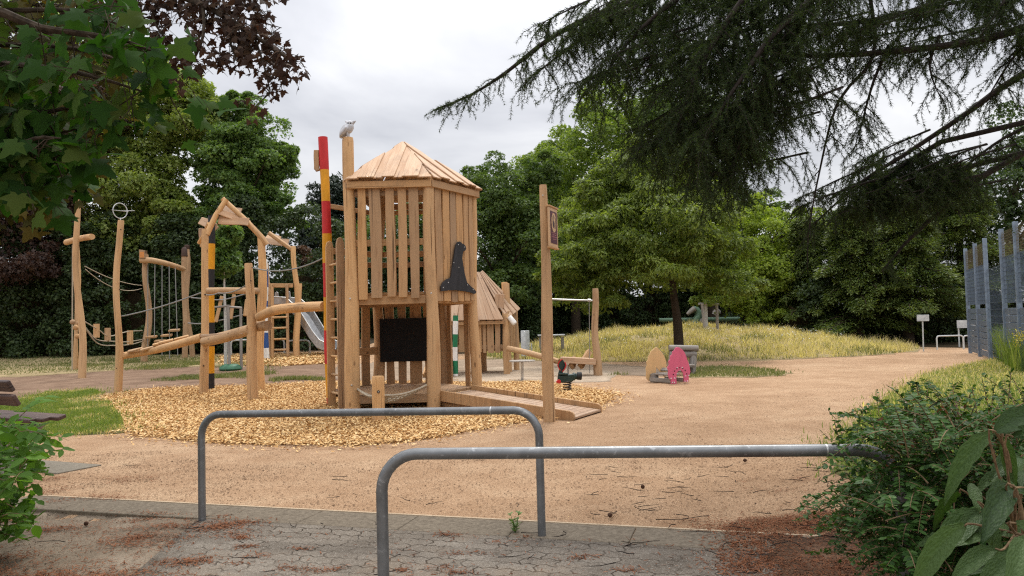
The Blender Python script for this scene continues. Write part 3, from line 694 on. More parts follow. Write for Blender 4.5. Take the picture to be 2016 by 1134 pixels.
def slats(p, q, spans, z0, z1, inset, mat, parent, name='slat', wob=.05, t=.035):
    for a, b in spans:
        m, d, nn = onface(p, q, (a + b) / 2, inset)
        tl = rng.uniform(-.012, .012)
        MB().plank(m + Z * (z0 + rng.uniform(-.03, .02)), m + d * tl + Z * (z1 + rng.uniform(-.01, .02)), b - a, t, nn, wob, 7).build(name, mat, parent, .005)
def beam(p, q, s0, s1, z, w, hgt, inset, parent, name='rail', mat=None):
    a, d, nn = onface(p, q, s0, inset); b, _, _ = onface(p, q, s1, inset)
    MB().plank(a + Z * z, b + Z * z, hgt, w, nn, .015, 5).build(name, mat or M['board'], parent, .006)
# front face slats A-B
pxs = [(707, 724), (732, 754), (763, 780), (786, 803), (809, 827)]
sl_ab = [((a - 690.) / 158 * TR, (b - 690.) / 158 * TR) for a, b in pxs]
slats(vA, vB, sl_ab, 2.06, 4.22, .05, M['board'], tower)
slats(vB, vC, [(.1, .3), (.33, .55), (.58, .77), (.80, 1.0), (1.03, 1.19), (1.22, 1.36)], 2.0, 4.22, .05, M['board'], tower)
slats(vC, vD, [(.12, .34), (.42, .62), (.70, .90), (.98, 1.18)], 2.08, 4.1, .05, M['board'], tower)
slats(vD, vE, [(.25, .42), (1.02, 1.16)], 2.08, 4.0, .05, M['board'], tower)
slats(vE, vF, [(.95, 1.1)], 2.08, 3.1, .05, M['board'], tower)
for p, q in ((vA, vB), (vB, vC), (vC, vD), (vD, vE), (vE, vF)):
    beam(p, q, .08, TR - .08, 3.98, .05, .09, -.03 if p is not vA else -.02, tower)
    beam(p, q, .08, TR - .08, 3.08, .05, .12, -.03, tower)
beam(vD, vE, .08, TR - .08, 2.86, .06, .11, .06, tower); beam(vE, vF, .08, TR - .08, 2.86, .06, .11, .06, tower)
# upper floor
mb = MB(); mb.prism([(v.x - TC.x, v.y - TC.y) for v in [TC + (v - TC) * .93 for v in HV]], TC + Z * 2.14, (1, 0, 0), (0, 1, 0), Z, .05); mb.build('floor', M['board'], tower)
for p, q in ((vA, vB), (vB, vC), (vC, vD), (vD, vE), (vE, vF), (vF, vA)): beam(p, q, .1, TR - .1, 2.02, .07, .15, -.04, tower, 'floor_beam')
# lower floor
mb = MB(); mb.prism([(v.x - TC.x, v.y - TC.y) for v in [TC + (v - TC) * .93 for v in HV]], TC + Z * .27, (1, 0, 0), (0, 1, 0), Z, .05); mb.build('floor', M['board'], tower)
beam(vA, vB, .1, TR - .1, .23, .06, .16, .0, tower, 'floor_beam'); beam(vE, vF, .1, TR - .1, .23, .06, .16, .0, tower, 'floor_beam'); beam(vD, vE, .1, TR - .1, .23, .06, .16, .0, tower, 'floor_beam')
beam(vB, vC, .1, TR - .1, .17, .06, .13, -.02, tower, 'floor_beam')
# lower back faces with slats
slats(vE, vD, [(.20, .38), (.47, .64), (.72, .96), (1.03, 1.2)], .27, 1.98, -.02, M['board'], tower)
slats(vF, vE, [(.42, .60), (.70, .86), (1.02, 1.26)], .28, 1.98, -.02, M['board'], tower)
slats(vD, vC, [(.12, .3), (.95, 1.15)], .28, 1.98, -.02, M['board'], tower)
beam(vF, vE, .12, TR - .05, 1.02, .05, .16, .05, tower)
# chalk board on the inner back
a = Vector((-2.85, 16.32, 0)); b = Vector((-1.66, 16.32, 0))
MB().plank(a + Z * 1.235, b + Z * 1.235, .92, .03, (0, -1, 0)).build('chalkboard', M['chalk'], tower, .006)
# roof: six faces of overlapping boards
TRO = 1.62; ez = 4.25; apex = TC + Vector((.10, 0, 5.20))
EV = [TC + (v - TC).normalized() * TRO + Z * ez for v in HV[:5]]
EV[0] += Vector((.05, 0, 0)); EV[4] += Vector((.05, 0, 0))
for f in range(5):
    p, q = EV[f], EV[(f + 1) % 5]; L = (q - p).length; d = (q - p).normalized(); mid = (p + q) / 2
    up = (apex - mid); Hh = up.length; up.normalize(); nn = d.cross(up).normalized()
    if nn.z < 0: nn = -nn
    N = 7; mb = MB(); edges = [0]
    ws = rng.uniform(.8, 1.2, N); ws = np.cumsum(ws) / ws.sum() * L
    e = [0] + list(ws)
    for i in range(N):
        lap = .022 if i % 2 == 1 else 0.0
        s0 = max(0, e[i] - lap); s1 = min(L, e[i + 1] + lap)
        tt = lambda s: Hh * (1 - abs(2 * s / L - 1))
        base = -.05 + rng.uniform(-.012, .012)
        pg = [(s0, base), (s1, base), (s1, tt(s1))]
        if s0 < L / 2 < s1: pg.append((L / 2, Hh))
        pg.append((s0, tt(s0)))
        if s0 <= 0: pg = pg[:-1]
        if s1 >= L - 1e-6: pg = [(s0, base), (s1, base)] + ([(L / 2, Hh)] if s0 < L / 2 < s1 else []) + [(s0, tt(s0))]
        mb.prism(pg, p + nn * (.012 + .027 * (i % 2)), d, up, nn, .026)
    mb.build('roof_panel', M['roofwood'], tower, .004)
    a_, _, n2 = p, 0, 0
    MB().plank(p + (TC - p).normalized() * .08 - Z * .045, q + (TC - q).normalized() * .08 - Z * .045, .13, .05, (mid - TC).xy.to_3d().normalized()).build('eave_board', M['board'], tower, .005)
MB().tube([EV[1] + Z * .0, apex + Z * .02], [.001, .001], 4)
# hat cut-out on the right face
hat = [(0, .03), (0, .12), (.06, .2), (.16, .26), (.27, .29), (.30, .42), (.35, .6), (.40, .8), (.43, .92), (.48, .98), (.55, 1.0), (.61, .97), (.66, .955), (.71, .93), (.725, .87), (.69, .83), (.64, .82), (.62, .74), (.61, .68), (.63, .55), (.67, .38), (.73, .22), (.82, .16), (.93, .1), (1.0, .05), (.98, .01), (.93, 0), (.8, .03), (.6, .05), (.4, .06), (.2, .05)]
m, d, nn = onface(vB, vC, .16, .105)
ho = MB().prism([(x * 1.2, y * 1.0) for x, y in hat], m + Z * 2.13, d, Z, nn, .02).build('hat_cutout', M['hat'], tower, .003)
for x, y in [(.2, .2), (.06, .1), (.74, .17), (.9, .08), (.5, .93), (.67, .9), (.5, .5), (.36, .58)]: MB().lathe(m + d * x * 1.2 + Z * (2.13 + y) + nn * .01, nn, [(0, .011), (.006, .008)], 8).build('screw', M['bright'], ho)
# ladder on the left face F-A
m0, d, nn = onface(vF, vA, .42, .07); m1, _, _ = onface(vF, vA, 1.1, .07)
for mm in (m0, m1):
    pts = [(-.075, 0), (.075, 0), (.075, 3.1), (.05, 3.2), (0, 3.23), (-.05, 3.2), (-.075, 3.1)]
    MB().prism(pts, mm + nn * .0, nn, Z, d, .055).build('ladder_stile', M['board'], tower, .006)
for k in range(8):
    MB().tube([m0 + d * .03 + Z * (.3 + .35 * k), m1 - d * .03 + Z * (.3 + .35 * k)], .022, 8).build('ladder_rung', M['wood'], tower)
for p_, z in ((vA, 2.06), (vA, .5), (vB, 2.12)): bolt(p_ + Vector((.02, -.135, z)), (0, -1, 0), tower)
# owl on its post
ow = thing('owl_figure', (vA.x, vA.y, 4.98), 'white carved owl with ear tufts standing on the tower post', 'owl figure')
ob = Vector((vA.x + .0, vA.y, 5.0)); k_ = .0093   # metres per source pixel
def Op(x, y): return ob + Vector((x * k_, 0, y * k_))
mb = MB().tube([Op(-15, 3), Op(-12, 8), Op(-7, 15), Op(0, 22), Op(4, 27), Op(5, 31)], [.018, .055, .085, .10, .085, .05], 14, sub=3)
mb.build('body', M['owl'], ow)
wg = MB().tube([Op(-15, 4) + Vector((0, -.05, 0)), Op(-9, 11) + Vector((0, -.085, 0)), Op(-2, 20) + Vector((0, -.09, 0)), Op(2, 25) + Vector((0, -.06, 0))], [.008, .045, .05, .015], 10, sub=3)
for i in range(4): wg.tube([Op(-14 + i * 2.2, 5 + i * 2.4) + Vector((0, -.09 - .008 * i, 0)), Op(-6 + i * 2, 13 + i * 2.6) + Vector((0, -.14, 0))], [.006, .011], 6)
wg.build('wing', M['owl'], ow)
hd = MB().ball(Op(4.5, 31.5), (.075, .07, .055)).build('head', M['owl'], ow)
MB().lathe(Op(1, 32.5), (-.75, 0, .6), [(0, .035), (.04, .025), (.075, .004)], 8).build('ear_tuft', M['owl'], hd)
MB().lathe(Op(8, 32.5), (.9, 0, .45), [(0, .035), (.05, .03), (.085, .006)], 8).build('ear_tuft', M['owl'], hd)
mb = MB(); mb.ball(Op(2.2, 30.8) + Vector((0, -.062, 0)), .013); mb.ball(Op(7, 30.8) + Vector((0, -.062, 0)), .013); mb.build('eye', M['black'], hd)
MB().lathe(Op(4.6, 30.3) + Vector((0, -.065, 0)), (0, -.6, -1), [(0, .012), (.03, .003)], 8).build('beak', M['owl'], hd)
mb = MB(); mb.tube([Op(1, 14), Op(1.5, 5), Op(2, -2.5)], [.03, .018, .022], 8); mb.tube([Op(-1, 13) + Vector((0, -.04, 0)), Op(0, 5) + Vector((0, -.03, 0)), Op(.5, -2.5) + Vector((0, -.03, 0))], [.03, .016, .02], 8); mb.build('leg', M['owl'], ow)
# ramp
S0 = Vector((-1.36, 13.98, 0)); S1 = Vector((-.83, 14.9, 0)); E0 = G(1133, 828); E1 = G(1184, 812); vec = E0 - S0; S1 = E1 - vec
ramp = thing('ramp', (S0 + E1) / 2, 'low wooden entrance ramp with side boards running down from the tower', 'ramp')
z0, z1 = .25, .035; wd = (S1 - S0); rd = vec.normalized(); wn = wd.normalized(); rl = vec.length
N = 22; mb = MB()
for i in range(N):
    t = (i + .5) / N; c = S0.lerp(E0, t) + wd * .5 + Z * (z0 + (z1 - z0) * t); sl_ = (rd * rl + Z * (z1 - z0)).normalized()
    mb.box(c, wd * .49, sl_ * (rl / N / 2 - .006), Z * .016)
mb.build('deck', M['roofwood'], ramp, .003)
for o, nm in ((S0 - wn * .02, 0), (S1 + wn * .02, 1)):
    pts = [(0, -.09), (rl * .985, -.09 + (.0)), (rl, -.06), (rl, .05), (rl - .03, .09), (rl - .09, .105), (0, .105)]
    U = (rd * rl + Z * (z1 - z0)) / rl
    MB().prism(pts, o + Z * (z0 - .0), U, Z, wn, .05).build('side_board', M['board'], ramp, .008)
MB().prism([(0, -.12), (rl * .8, -.06), (rl * .8, -.10 - .02), (0, -.30)], S0 + wn * .06 + Z * z0, (rd * rl + Z * (z1 - z0)) / rl, Z, wn, .05).build('stringer', M['board'], ramp, .005)
MB().prism([(0, -.12), (rl * .8, -.06), (rl * .8, -.10 - .02), (0, -.30)], S1 - wn * .06 + Z * z0, (rd * rl + Z * (z1 - z0)) / rl, Z, wn, .05).build('stringer', M['board'], ramp, .005)
# short post and net
sg = G(746, 831); sp_ = thing('short_post', sg, 'short thick round wooden post with a dark bolt hole, standing before the tower', 'post')
post('shaft', sg, sg + Z * .72, .105, .10, M['wood'], sp_, .0, 3, 14)
MB().lathe(sg + Vector((.02, -.10, .50)), (0, -1, 0), [(0, .024), (.008, .024)], 12).build('bolt_hole', M['black'], sp_)
MB().lathe(sg + Vector((.02, -.108, .50)), (0, -1, 0), [(0, .012), (.004, .011)], 10).build('bolt', M['bright'], sp_)
na = vA + Vector((.12, -.08, .42)); nb = vB + Vector((-.12, -.09, .46)); npp = sg + Vector((0, .11, .42))
net = thing('climbing_net', (na + nb) / 2, 'small sagging rope net slung between tower posts and short post', 'net')
mb = MB(); Nn = 8
def npt(u, v):
    """triangle: v = 0 on edge A-B, v = 1 at the short post"""
    p = na.lerp(nb, u) * (1 - v) + npp * v; sag = .2 * (1 - (2 * u - 1) ** 2) * (1 - v) ** .6 + .06 * math.sin(math.pi * v); return p - Z * sag
for j in range(Nn + 1):
    v = j / Nn * .92
    mb.tube([npt(u, v) for u in np.linspace(0, 1, 13)], .017 if j == 0 else .012, 6)
for i in range(11):
    u = i / 10
    mb.tube([npt(u, v) for v in np.linspace(0, .98, 9)], .012 if 0 < i < 10 else .017, 6)
    mb.tube([npt(min(1, u + .16 * v), v) for v in np.linspace(0, .9, 9)], .006, 5)
mb.build('mesh', M['rope'], net)
for p_ in (na, nb): MB().ball(p_, .025).build('knot', M['rope'], net)
# sign post
sg = G(1082, 830); stp = P(1068, 370, sg.y)
sgn = thing('sign_post', sg, 'tall single wooden post carrying a small maroon framed sign near its top', 'sign post')
post('shaft', sg, (stp.x + .01, sg.y, stp.z), .105, .062, M['wood'], sgn, .012, 6, 12, .04)
zt, zb = zf(407, sg.y, 1080), zf(485, sg.y, 1080)
so = Vector((stp.x + .075, sg.y - .10, zb)); sd = Vector((.155, .42, 0)).normalized(); sn = Vector((sd.y, -sd.x, 0)); sw, sh = .44, zt - zb
pn = MB().prism([(0, 0), (sw, 0), (sw, sh), (0, sh)], so, sd, Z, sn, .03).build('sign_board', M['signcream'], sgn, .003)
MB().prism([(.045, .05), (sw - .045, .05), (sw - .045, sh - .06), (.045, sh - .06)], so + sn * .0165, sd, Z, sn, .004).build('sign_face', M['maroon'], pn)
el = [(sw / 2 + .125 * math.cos(a), sh * .62 + .155 * math.sin(a)) for a in np.linspace(0, 2 * math.pi, 32, endpoint=False)]
MB().prism(el, so + sn * .0205, sd, Z, sn, .004).build('oval', M['signcream'], pn)
mb = MB()
em = [(-.055, -.07), (-.03, -.085), (.0, -.085), (.022, -.06), (.022, -.005), (.0, .02), (-.03, .02), (-.035, .07), (-.015, .11), (-.04, .12), (-.065, .08), (-.07, -.03)]
mb.prism([(sw / 2 + x, sh * .62 + y) for x, y in em], so + sn * .0242, sd, Z, sn, .003)
arc = [(.045 + .0 * i, 0) for i in range(2)]
ring_o = [(sw / 2 + .01 + .088 * math.cos(a), sh * .62 + .11 * math.sin(a)) for a in np.linspace(-1.1, 1.1, 9)] + [(sw / 2 + .01 + .07 * math.cos(a), sh * .62 + .095 * math.sin(a)) for a in np.linspace(1.1, -1.1, 9)]
mb.prism(ring_o, so + sn * .0242, sd, Z, sn, .003); mb.build('emblem', M['signdark'], pn)
mb = MB()
for zz, x0, x1, hh_ in ((sh - .10, .12, .32, .018), (sh * .34, .09, .35, .018), (sh * .29, .12, .32, .018), (sh * .235, .08, .36, .022), (sh * .18, .14, .30, .016)):
    x = x0
    while x < x1:
        w_ = rng.uniform(.012, .03); mb.prism([(x, zz), (x + w_, zz), (x + w_, zz + hh_), (x, zz + hh_)], so + sn * .0198, sd, Z, sn, .003); x += w_ + .009
mb.build('small_text', M['signpink'], pn)
MB().prism([(-.01, sh), (sw + .01, sh), (sw + .01, sh + .025), (-.01, sh + .025)], so - sn * .0, sd, Z, sn, .06).build('top_batten', M['board'], pn, .004)
MB().prism([(-.01, -.03), (sw + .01, -.03), (sw + .01, -.004), (-.01, -.004)], so - sn * .0, sd, Z, sn, .06).build('bottom_batten', M['board'], pn, .004)
bolt(Vector((stp.x - .0, sg.y - .066, stp.z - .13)), (0, -1, 0), sgn, .01)
# ================================================================== LEFT CLIMBING COURSE
def Pb(px, py, Y): return P(px, py, Y)
def rope(mb, a, b, sag, r=.012, n=12):
    a = Vector(a); b = Vector(b); mb.tube([a.lerp(b, t) - Z * (sag * 4 * t * (1 - t)) for t in np.linspace(0, 1, n)], r, 6)
# ring post
rb = G(231, 775); rY = rb.y; rt = P(238, 437, rY)
rp = thing('ring_post', rb, 'tall crooked wooden post topped with a thin upright metal ring', 'post')
post('shaft', rb, rt, .092, .07, M['wood'], rp, .07, 8, 12)
for px_, py_ in ((236, 570), (233, 655), (230, 725), (238, 452)): MB().lathe(P(px_, py_, rY - .085), (0, -1, 0), [(0, .016), (.012, .016)], 8).build('bolt', M['brown'], rp)
rc = P(236.5, 415, rY); MB().ringtorus(rc, (.10, .15, 0), (0, 0, .19), .012).build('ring', M['palemetal'], rp)
mb = MB(); mb.tube([rc - Vector((.115, .17, 0)), rc + Vector((.115, .17, 0))], .008, 6); mb.tube([rt - Z * .02, rc - Z * .185], .014, 8); mb.tube([rc + Vector((0.03, .0, 0)), rc + Vector((.30, .12, .01))], .008, 6); mb.build('ring_stem', M['palemetal'], rp)
# tall post frame at far left with crossbar, ropes, balls
sb = G(161, 745); sY = sb.y
fr = thing('rope_ball_frame', sb, 'tall pair of wooden posts at far left with a crossbar, hanging ropes and rope balls', 'climbing frame')
post('post', sb, P(154, 383, sY), .11, .075, M['wood'], fr, .12, 8, 12)
b2 = P(147, 726, sY + 3.2); b2.z = h1(b2.x, b2.y); post('post', b2, P(150, 455, sY + 3.2), .06, .055, M['wood'], fr, .06, 6)
b3 = P(154, 728, sY + 3.3); b3.z = h1(b3.x, b3.y); post('post', b3, P(152, 470, sY + 3.3), .05, .045, M['wood'], fr, .06, 6)
MB().tube([P(131, 477, sY + 3.0), P(156, 470, sY + 1.2), P(181, 466, sY - .3)], [.10, .095, .09], 12, wob=.03, sub=3).build('crossbar', M['wood'], fr)
rr_ = MB(); rope(rr_, P(143, 482, sY + 2.6), P(142, 728, sY + 2.6), 0, .022); rr_.build('rope', M['rope'], fr)
for (x, y) in ((143, 634), (149, 645), (156, 636), (152, 662)): MB().ball(P(x, y, sY + 1.5 + .1 * (x - 143) / 4), .085).build('rope_ball', M['board'], fr)
# hanging step frame
qb = G(283, 714); qY = qb.y; q2 = G(364, 706); q3 = G(379, 703)
hs = thing('hanging_step_frame', qb, 'wooden frame with a crooked top log and plank steps hung on long ropes', 'climbing frame')
post('post', qb, P(287, 503, qY), .125, .10, M['wood'], hs, .10, 8)
post('post', q2, P(363, 503, q2.y), .11, .10, M['wood'], hs, .05, 8)
post('post', q3, P(368, 488, q3.y), .11, .09, M['wood'], hs, .09, 8)
MB().tube([P(277, 512, qY - .2), P(300, 513, qY - .1), P(335, 521, (qY + q2.y) / 2), P(362, 530, q2.y)], [.12, .115, .105, .10], 12, wob=.03, sub=3).build('top_log', M['wood'], hs)
MB().lathe(P(363, 505, q2.y), Z, [(0, .13), (.05, .135), (.06, .12), (.30, .115), (.38, .06)], 12).build('post_cap', M['brown'], hs)
MB().lathe(P(368, 490, q3.y), Z, [(0, .105), (.05, .115), (.14, .11), (.17, .05)], 12).build('post_cap', M['brown'], hs)
stp_ = [((291, 520), (291, 700)), ((305, 520), (304, 662)), ((319, 522), (319, 700)), ((333, 524), (334, 706)), ((345, 527), (350, 700))]
for (a, b) in stp_:
    mb = MB(); rope(mb, P(*a, qY), P(*b, qY - .2), 0, .016, 4); mb.build('rope', M['wirerope'], hs)
for (x, y) in ((298, 663), (328, 660), (343, 650), (315, 671)):
    c = P(x, y, qY - .1); MB().plank(c - Vector((.2, .02, .012)), c + Vector((.2, .02, .004)), .16, .07, (0, -.3, 1)).build('step', M['board'], hs, .008)
bx = P(282, 508, qY - .25); bh = MB(); bh.prism([(-.11, 0), (.11, 0), (.11, .3), (-.11, .34)], bx - Z * .02, (1, 0, 0), Z, (0, 1, 0), .2); bho = bh.build('nest_box', M['board'], hs, .006)
MB().prism([(-.08, .03), (.08, .03), (.08, .25), (-.08, .25)], bx - Z * .02 + Vector((0, -.102, 0)), (1, 0, 0), Z, (0, 1, 0), .012).build('front_panel', M['orange'], bho)
# block bridge
bb = thing('rope_block_bridge', P(215, 660, sY + 1.5), 'slack rope bridge with upright wooden blocks hung between two crooked posts', 'rope bridge')
def bpt(px, py):
    t = (px - 163) / 120.; return P(px, py, sY + t * (qY - sY))
for ys in (((165, 632), (195, 650), (215, 662), (250, 653), (280, 651)), ((165, 640), (190, 668), (225, 672), (250, 673), (283, 668)), ((165, 642), (192, 676), (225, 680), (258, 678), (283, 671))):
    MB().tube([bpt(*p) for p in ys], .018, 6, sub=4).build('rope', M['rope'], bb)
for (x, y, hgt) in ((190, 651, 27), (212, 658, 25), (256, 664, 27)):
    c = bpt(x, y); s_ = c.y / 1500; MB().tube([c - Z * hgt / 2 * s_, c + Z * hgt / 2 * s_], [5.8 * s_, 5.6 * s_], 12).build('block', M['wood'], bb)
hr = MB()
rope(hr, P(167, 524, sY), P(280, 562, qY), .12, .015); rope(hr, P(168, 530, sY), P(279, 568, qY), .3, .013)
tag(hr.build('hand_rope', M['rope']), 'pair of pale slack ropes high between the far left post and the step frame', 'rope', 'hand ropes')
# gable climbing frame
g1 = G(401, 776); g2 = G(513, 770); gY = g1.y; g2Y = g2.y
gf = thing('gable_climbing_frame', g1, 'wooden climbing frame with crooked posts, loose gable roof boards and a log walkway', 'climbing frame')
post('post', g1, P(404, 455, gY), .098, .08, M['wood'], gf, .012, 8)
for px_, py_ in ((404, 580), (402, 668), (401, 720)): MB().lathe(P(px_, py_, gY - .10), (0, -1, 0), [(0, .017), (.02, .017)], 8).build('bolt', M['brown'], gf)
post('post', g2, P(514, 468, g2Y), .115, .09, M['wood'], gf, .06, 8)
gm = (gY + g2Y) / 2
MB().tube([P(407, 462, gY), P(425, 424, gY + .1), P(446, 392, gY + .15)], [.07, .065, .06], 10, wob=.03).build('rafter', M['wood'], gf)
MB().tube([P(438, 391, gm), P(480, 430, gm + .1), P(513, 465, g2Y - .05), P(525, 482, g2Y)], [.06, .065, .07, .07], 10, wob=.03).build('rafter', M['wood'], gf)
def sboard(x0, y0, Y0, x1, y1, Y1, w, tilt, parent=gf, name='roof_board', mat='roofwood', th=.035):
    a = P(x0, y0, Y0); b = P(x1, y1, Y1); MB().plank(a, b, w, th, tilt, .06, 6).build(name, M[mat], parent, .012)
sboard(427, 414, gY + .1, 482, 436, g2Y - .1, .17, (-.2, -.8, .55)); sboard(430, 433, gY + .15, 490, 437, g2Y - .2, .2, (0, -1, .2))
sboard(433, 408, gm + .5, 470, 420, gm + .6, .2, (.2, -.8, .5)); sboard(448, 411, gm + .9, 475, 416, gm + .9, .16, (.3, -.8, .4))
sboard(470, 431, g2Y + .2, 492, 440, g2Y + .3, .16, (0, -1, .4))
# left end of the gable, a smaller frame behind
sboard(394, 434, gY + 1.2, 424, 448, gY + .9, .22, (-.2, -1, .3)); sboard(396, 449, gY + 1.3, 397, 474, gY + 1.3, .14, (-.3, -1, .1)); sboard(409, 437, gY + 1.2, 426, 452, gY + 1.2, .16, (.2, -1, .2))
MB().tube([P(392, 478, gY + 1.2), P(403, 458, gY + .9), P(411, 440, gY + .7)], [.05, .05, .05], 8).build('rafter', M['wood'], gf)
MB().tube([P(397, 485, gY + 1.5), P(408, 462, gY + 1.3)], [.05, .045], 8).build('rafter', M['wood'], gf)
MB().tube([P(406, 573, gY), P(455, 572, gm), P(512, 573, g2Y)], [.085, .075, .08], 12, wob=.02, sub=3).build('handrail', M['wood'], gf)
MB().plank(P(403, 661, gY + .12), P(490, 655, 16.7), .30, .06, Z).build('walkway_plank', M['roofwood'], gf, .01)
MB().tube([P(404, 672, gY - .05), P(440, 664, (gY + 16.6) / 2 + .1), P(494, 649, 16.55)], [.125, .13, .12], 14, wob=.02, sub=3).build('walkway_log', M['wood'], gf)
# balance log with treads
bl = thing('balance_log', P(320, 680, 18.6), 'sloping balance log with small wooden treads rising between two posts', 'balance beam')
MB().tube([P(238, 701, rY), P(280, 694, 18.9), P(330, 683, 18.6), P(398, 664, gY)], [.085, .09, .095, .10], 14, wob=.02, sub=3).build('log', M['wood'], bl)
for (x, y) in ((266, 690), (291, 687), (327, 673), (357, 666), (315, 677)):
    c = P(x, y - 1, 18.75); d = Vector((.92, .25, .22)).normalized(); MB().plank(c - d * .17, c + d * .17, .12, .05, (0, -.25, 1), .08, 4).build('tread', M['wood'], bl, .012)
hr = MB(); rope(hr, P(238, 623, rY), P(396, 576, gY), .05, .016)
tag(hr.build('hand_rope', M['wirerope']), 'grey hand rope above the sloping balance log', 'rope', 'hand ropes')
hr = MB(); rope(hr, P(396, 578, gY), P(430, 577, gY - .3), .04, .015); rope(hr, P(430, 577, gY - .3), P(492, 556, 16.6), .08, .015)
tag(hr.build('hand_rope', M['wirerope']), 'short sagging hand rope between gable frame and leaning post', 'rope', 'hand ropes')
# black and amber pole behind the gable post
kb = G(415.5, 768); kY = kb.y
kp = thing('striped_pole', kb, 'black and amber banded pole standing behind the gable frame', 'striped pole', 'striped poles')
ys = [430, 482, 530, 582, 638, 668, 735, 775]; cols = ['black', 'amber', 'black', 'amber', 'black', 'black', 'amber', 'black']
zz = [P(412, y, kY).z for y in (425, 480, 530, 577, 635, 682, 735)] + [kb.z - .1]
striped(kb, (P(416.5, 430, kY).x, kY, zz[0]), .085, [(zz[i + 1], zz[i], M['black'] if i % 2 == 0 else M['amber']) for i in range(7)], kp, bend=.02)
# leaning post with log to the tower
lb = G(499, 789); lY = lb.y
lp_ = thing('leaning_post', lb, 'short stout leaning wooden post where two logs meet, left of the tower', 'post')
post('shaft', lb, P(489, 522, lY), .12, .09, M['wood'], lp_, .02, 6)
for (x, y) in ((494, 553), (497, 527)): MB().lathe(P(x, y, lY - .11), (0, -1, 0), [(0, .017), (.01, .017)], 10).build('bolt', M['brown'], lp_)
MB().tube([P(505, 643, lY + .25), P(528, 641, lY - .05)], [.11, .11], 14).build('log_stub', M['wood'], lp_)
cl = thing('connecting_log', P(570, 608, 16), 'thick slightly arched log from the leaning post to the striped tower post', 'log')
MB().tube([P(508, 625, lY - .02), P(540, 611, 16.3), P(590, 605, 15.8), P(638, 603, vF.y + .05)], [.092, .108, .104, .10], 14, wob=.025, sub=3).build('log', M['wood'], cl)
hr = MB(); rope(hr, P(497, 527, lY - .1), P(642, 505, vF.y), .16, .014)
tag(hr.build('hand_rope', M['wirerope']), 'thin hand rope sagging from the leaning post to the tower', 'rope', 'hand ropes')
# slide platform at the back
pb = G(584, 703); pY = pb.y; p2 = G(520, 706)
spf = thing('slide_platform', pb, 'small wooden platform at the back with ladder, gable boards and steel slide', 'slide')
post('post', pb, P(577, 487, pY), .125, .10, M['wood'], spf, .09, 8)
post('post', (p2.x, pY + .4, pb.z), P(524, 520, pY + .4), .10, .09, M['wood'], spf, .05, 6)
b4 = P(610, 690, pY + 1.6); post('post', (b4.x - .6, b4.y, pb.z), P(590, 560, pY + 1.6), .11, .1, M['wood'], spf, .05, 6)
MB().tube([P(529, 458, pY - .2), P(552, 475, pY - .1), P(576, 492, pY)], [.085, .085, .08], 10, wob=.03).build('rafter', M['wood'], spf)
MB().tube([P(522, 472, pY + 1.2), P(542, 470, pY + .8), P(560, 480, pY + .6)], [.07, .07, .06], 8).build('rafter', M['wood'], spf)
sboard(520, 474, pY + .3, 568, 478, pY + .1, .28, (0, -1, .3), spf); sboard(524, 466, pY + .9, 545, 470, pY + .6, .22, (.2, -1, .5), spf); sboard(530, 462, pY + 1.2, 552, 470, pY + 1.2, .2, (.2, -1, .6), spf)
MB().plank(P(518, 562, pY - .05), P(577, 562, pY - .05), .16, .08, (0, -1, 0)).build('rail', M['board'], spf, .01)
MB().plank(P(520, 605, pY - .02), P(578, 602, pY - .02), .2, .1, (0, -1, 0)).build('platform_edge', M['board'], spf, .01)
mb = MB(); a = P(522, 602, pY); b = P(578, 600, pY); mb.plank((a + b) / 2 + Vector((0, .05, 0)), (a + b) / 2 + Vector((0, 1.7, 0)), (b - a).length, .06, Z); mb.build('platform', M['board'], spf)
for x0, x1 in ((536, 537), (565, 567)):
    a = P(x1, 707, pY - .3); a.z = pb.z - .05; MB().plank(a, P(x0, 560, pY - .12), .10, .09, (0, -1, 0)).build('ladder_stile', M['board'], spf, .01)
for y in (605, 625, 646, 668, 689): MB().tube([P(536, y, pY - .25), P(566, y - 1, pY - .25)], .04, 8).build('ladder_rung', M['wood'], spf)
# slide trough: starts behind the platform, runs down to the right
c0 = P(571, 600, pY + 1.0); c1 = P(596, 622, pY + 1.0); c2 = P(622, 664, pY + .9); c3 = P(650, 688, pY + .8); cc = [c0 - Vector((.5, 0, -.05)), c0, c1, c2, P(636, 682, pY + .85), c3]
sw_ = Vector((.12, .55, 0)); Vs, Fs = [], []
mb = MB(); prof = [(-1, .34), (-.97, .02), (-.7, -.06), (.7, -.06), (.97, .02), (1, .34), (1.04, .34), (1.0, -.02), (.72, -.10), (-.72, -.10), (-1.0, -.02), (-1.04, .34)]
np_ = len(prof); vs = []; fs = []
for p in cc:
    for (u, v) in prof: vs.append(p + sw_ * u + Vector((.35, 0, .8)) * v)
for i in range(len(cc) - 1):
    for k in range(np_): fs.append([i * np_ + k, i * np_ + (k + 1) % np_, (i + 1) * np_ + (k + 1) % np_, (i + 1) * np_ + k])
mb._add(vs, fs, [[(0, 0)] * 4 for _ in fs]); sld = mb.build('slide', M['slide'], spf)
mb = MB()
for u in (-1.03, 1.03): mb.tube([p + sw_ * u + Vector((.35, 0, .8)) * .34 for p in cc], .028, 8)
mb.build('rim', M['bright'], sld)
for x, y0, y1, w_ in ((545, 574, 602, .2), (569, 573, 600, .16)):
    a = P(x, y1, pY + .95); b = P(x - 1, y0, pY + .9); MB().prism([(-w_ / 2, 0), (w_ / 2 + .15, 0), (w_ / 2, .25), (w_ * .35, b.z - a.z - .04), (0, b.z - a.z), (-w_ * .35, b.z - a.z - .04)], a, (1, 0, 0), Z, (0, 1, 0), .04).build('slide_cheek', M['slide'], spf, .008)
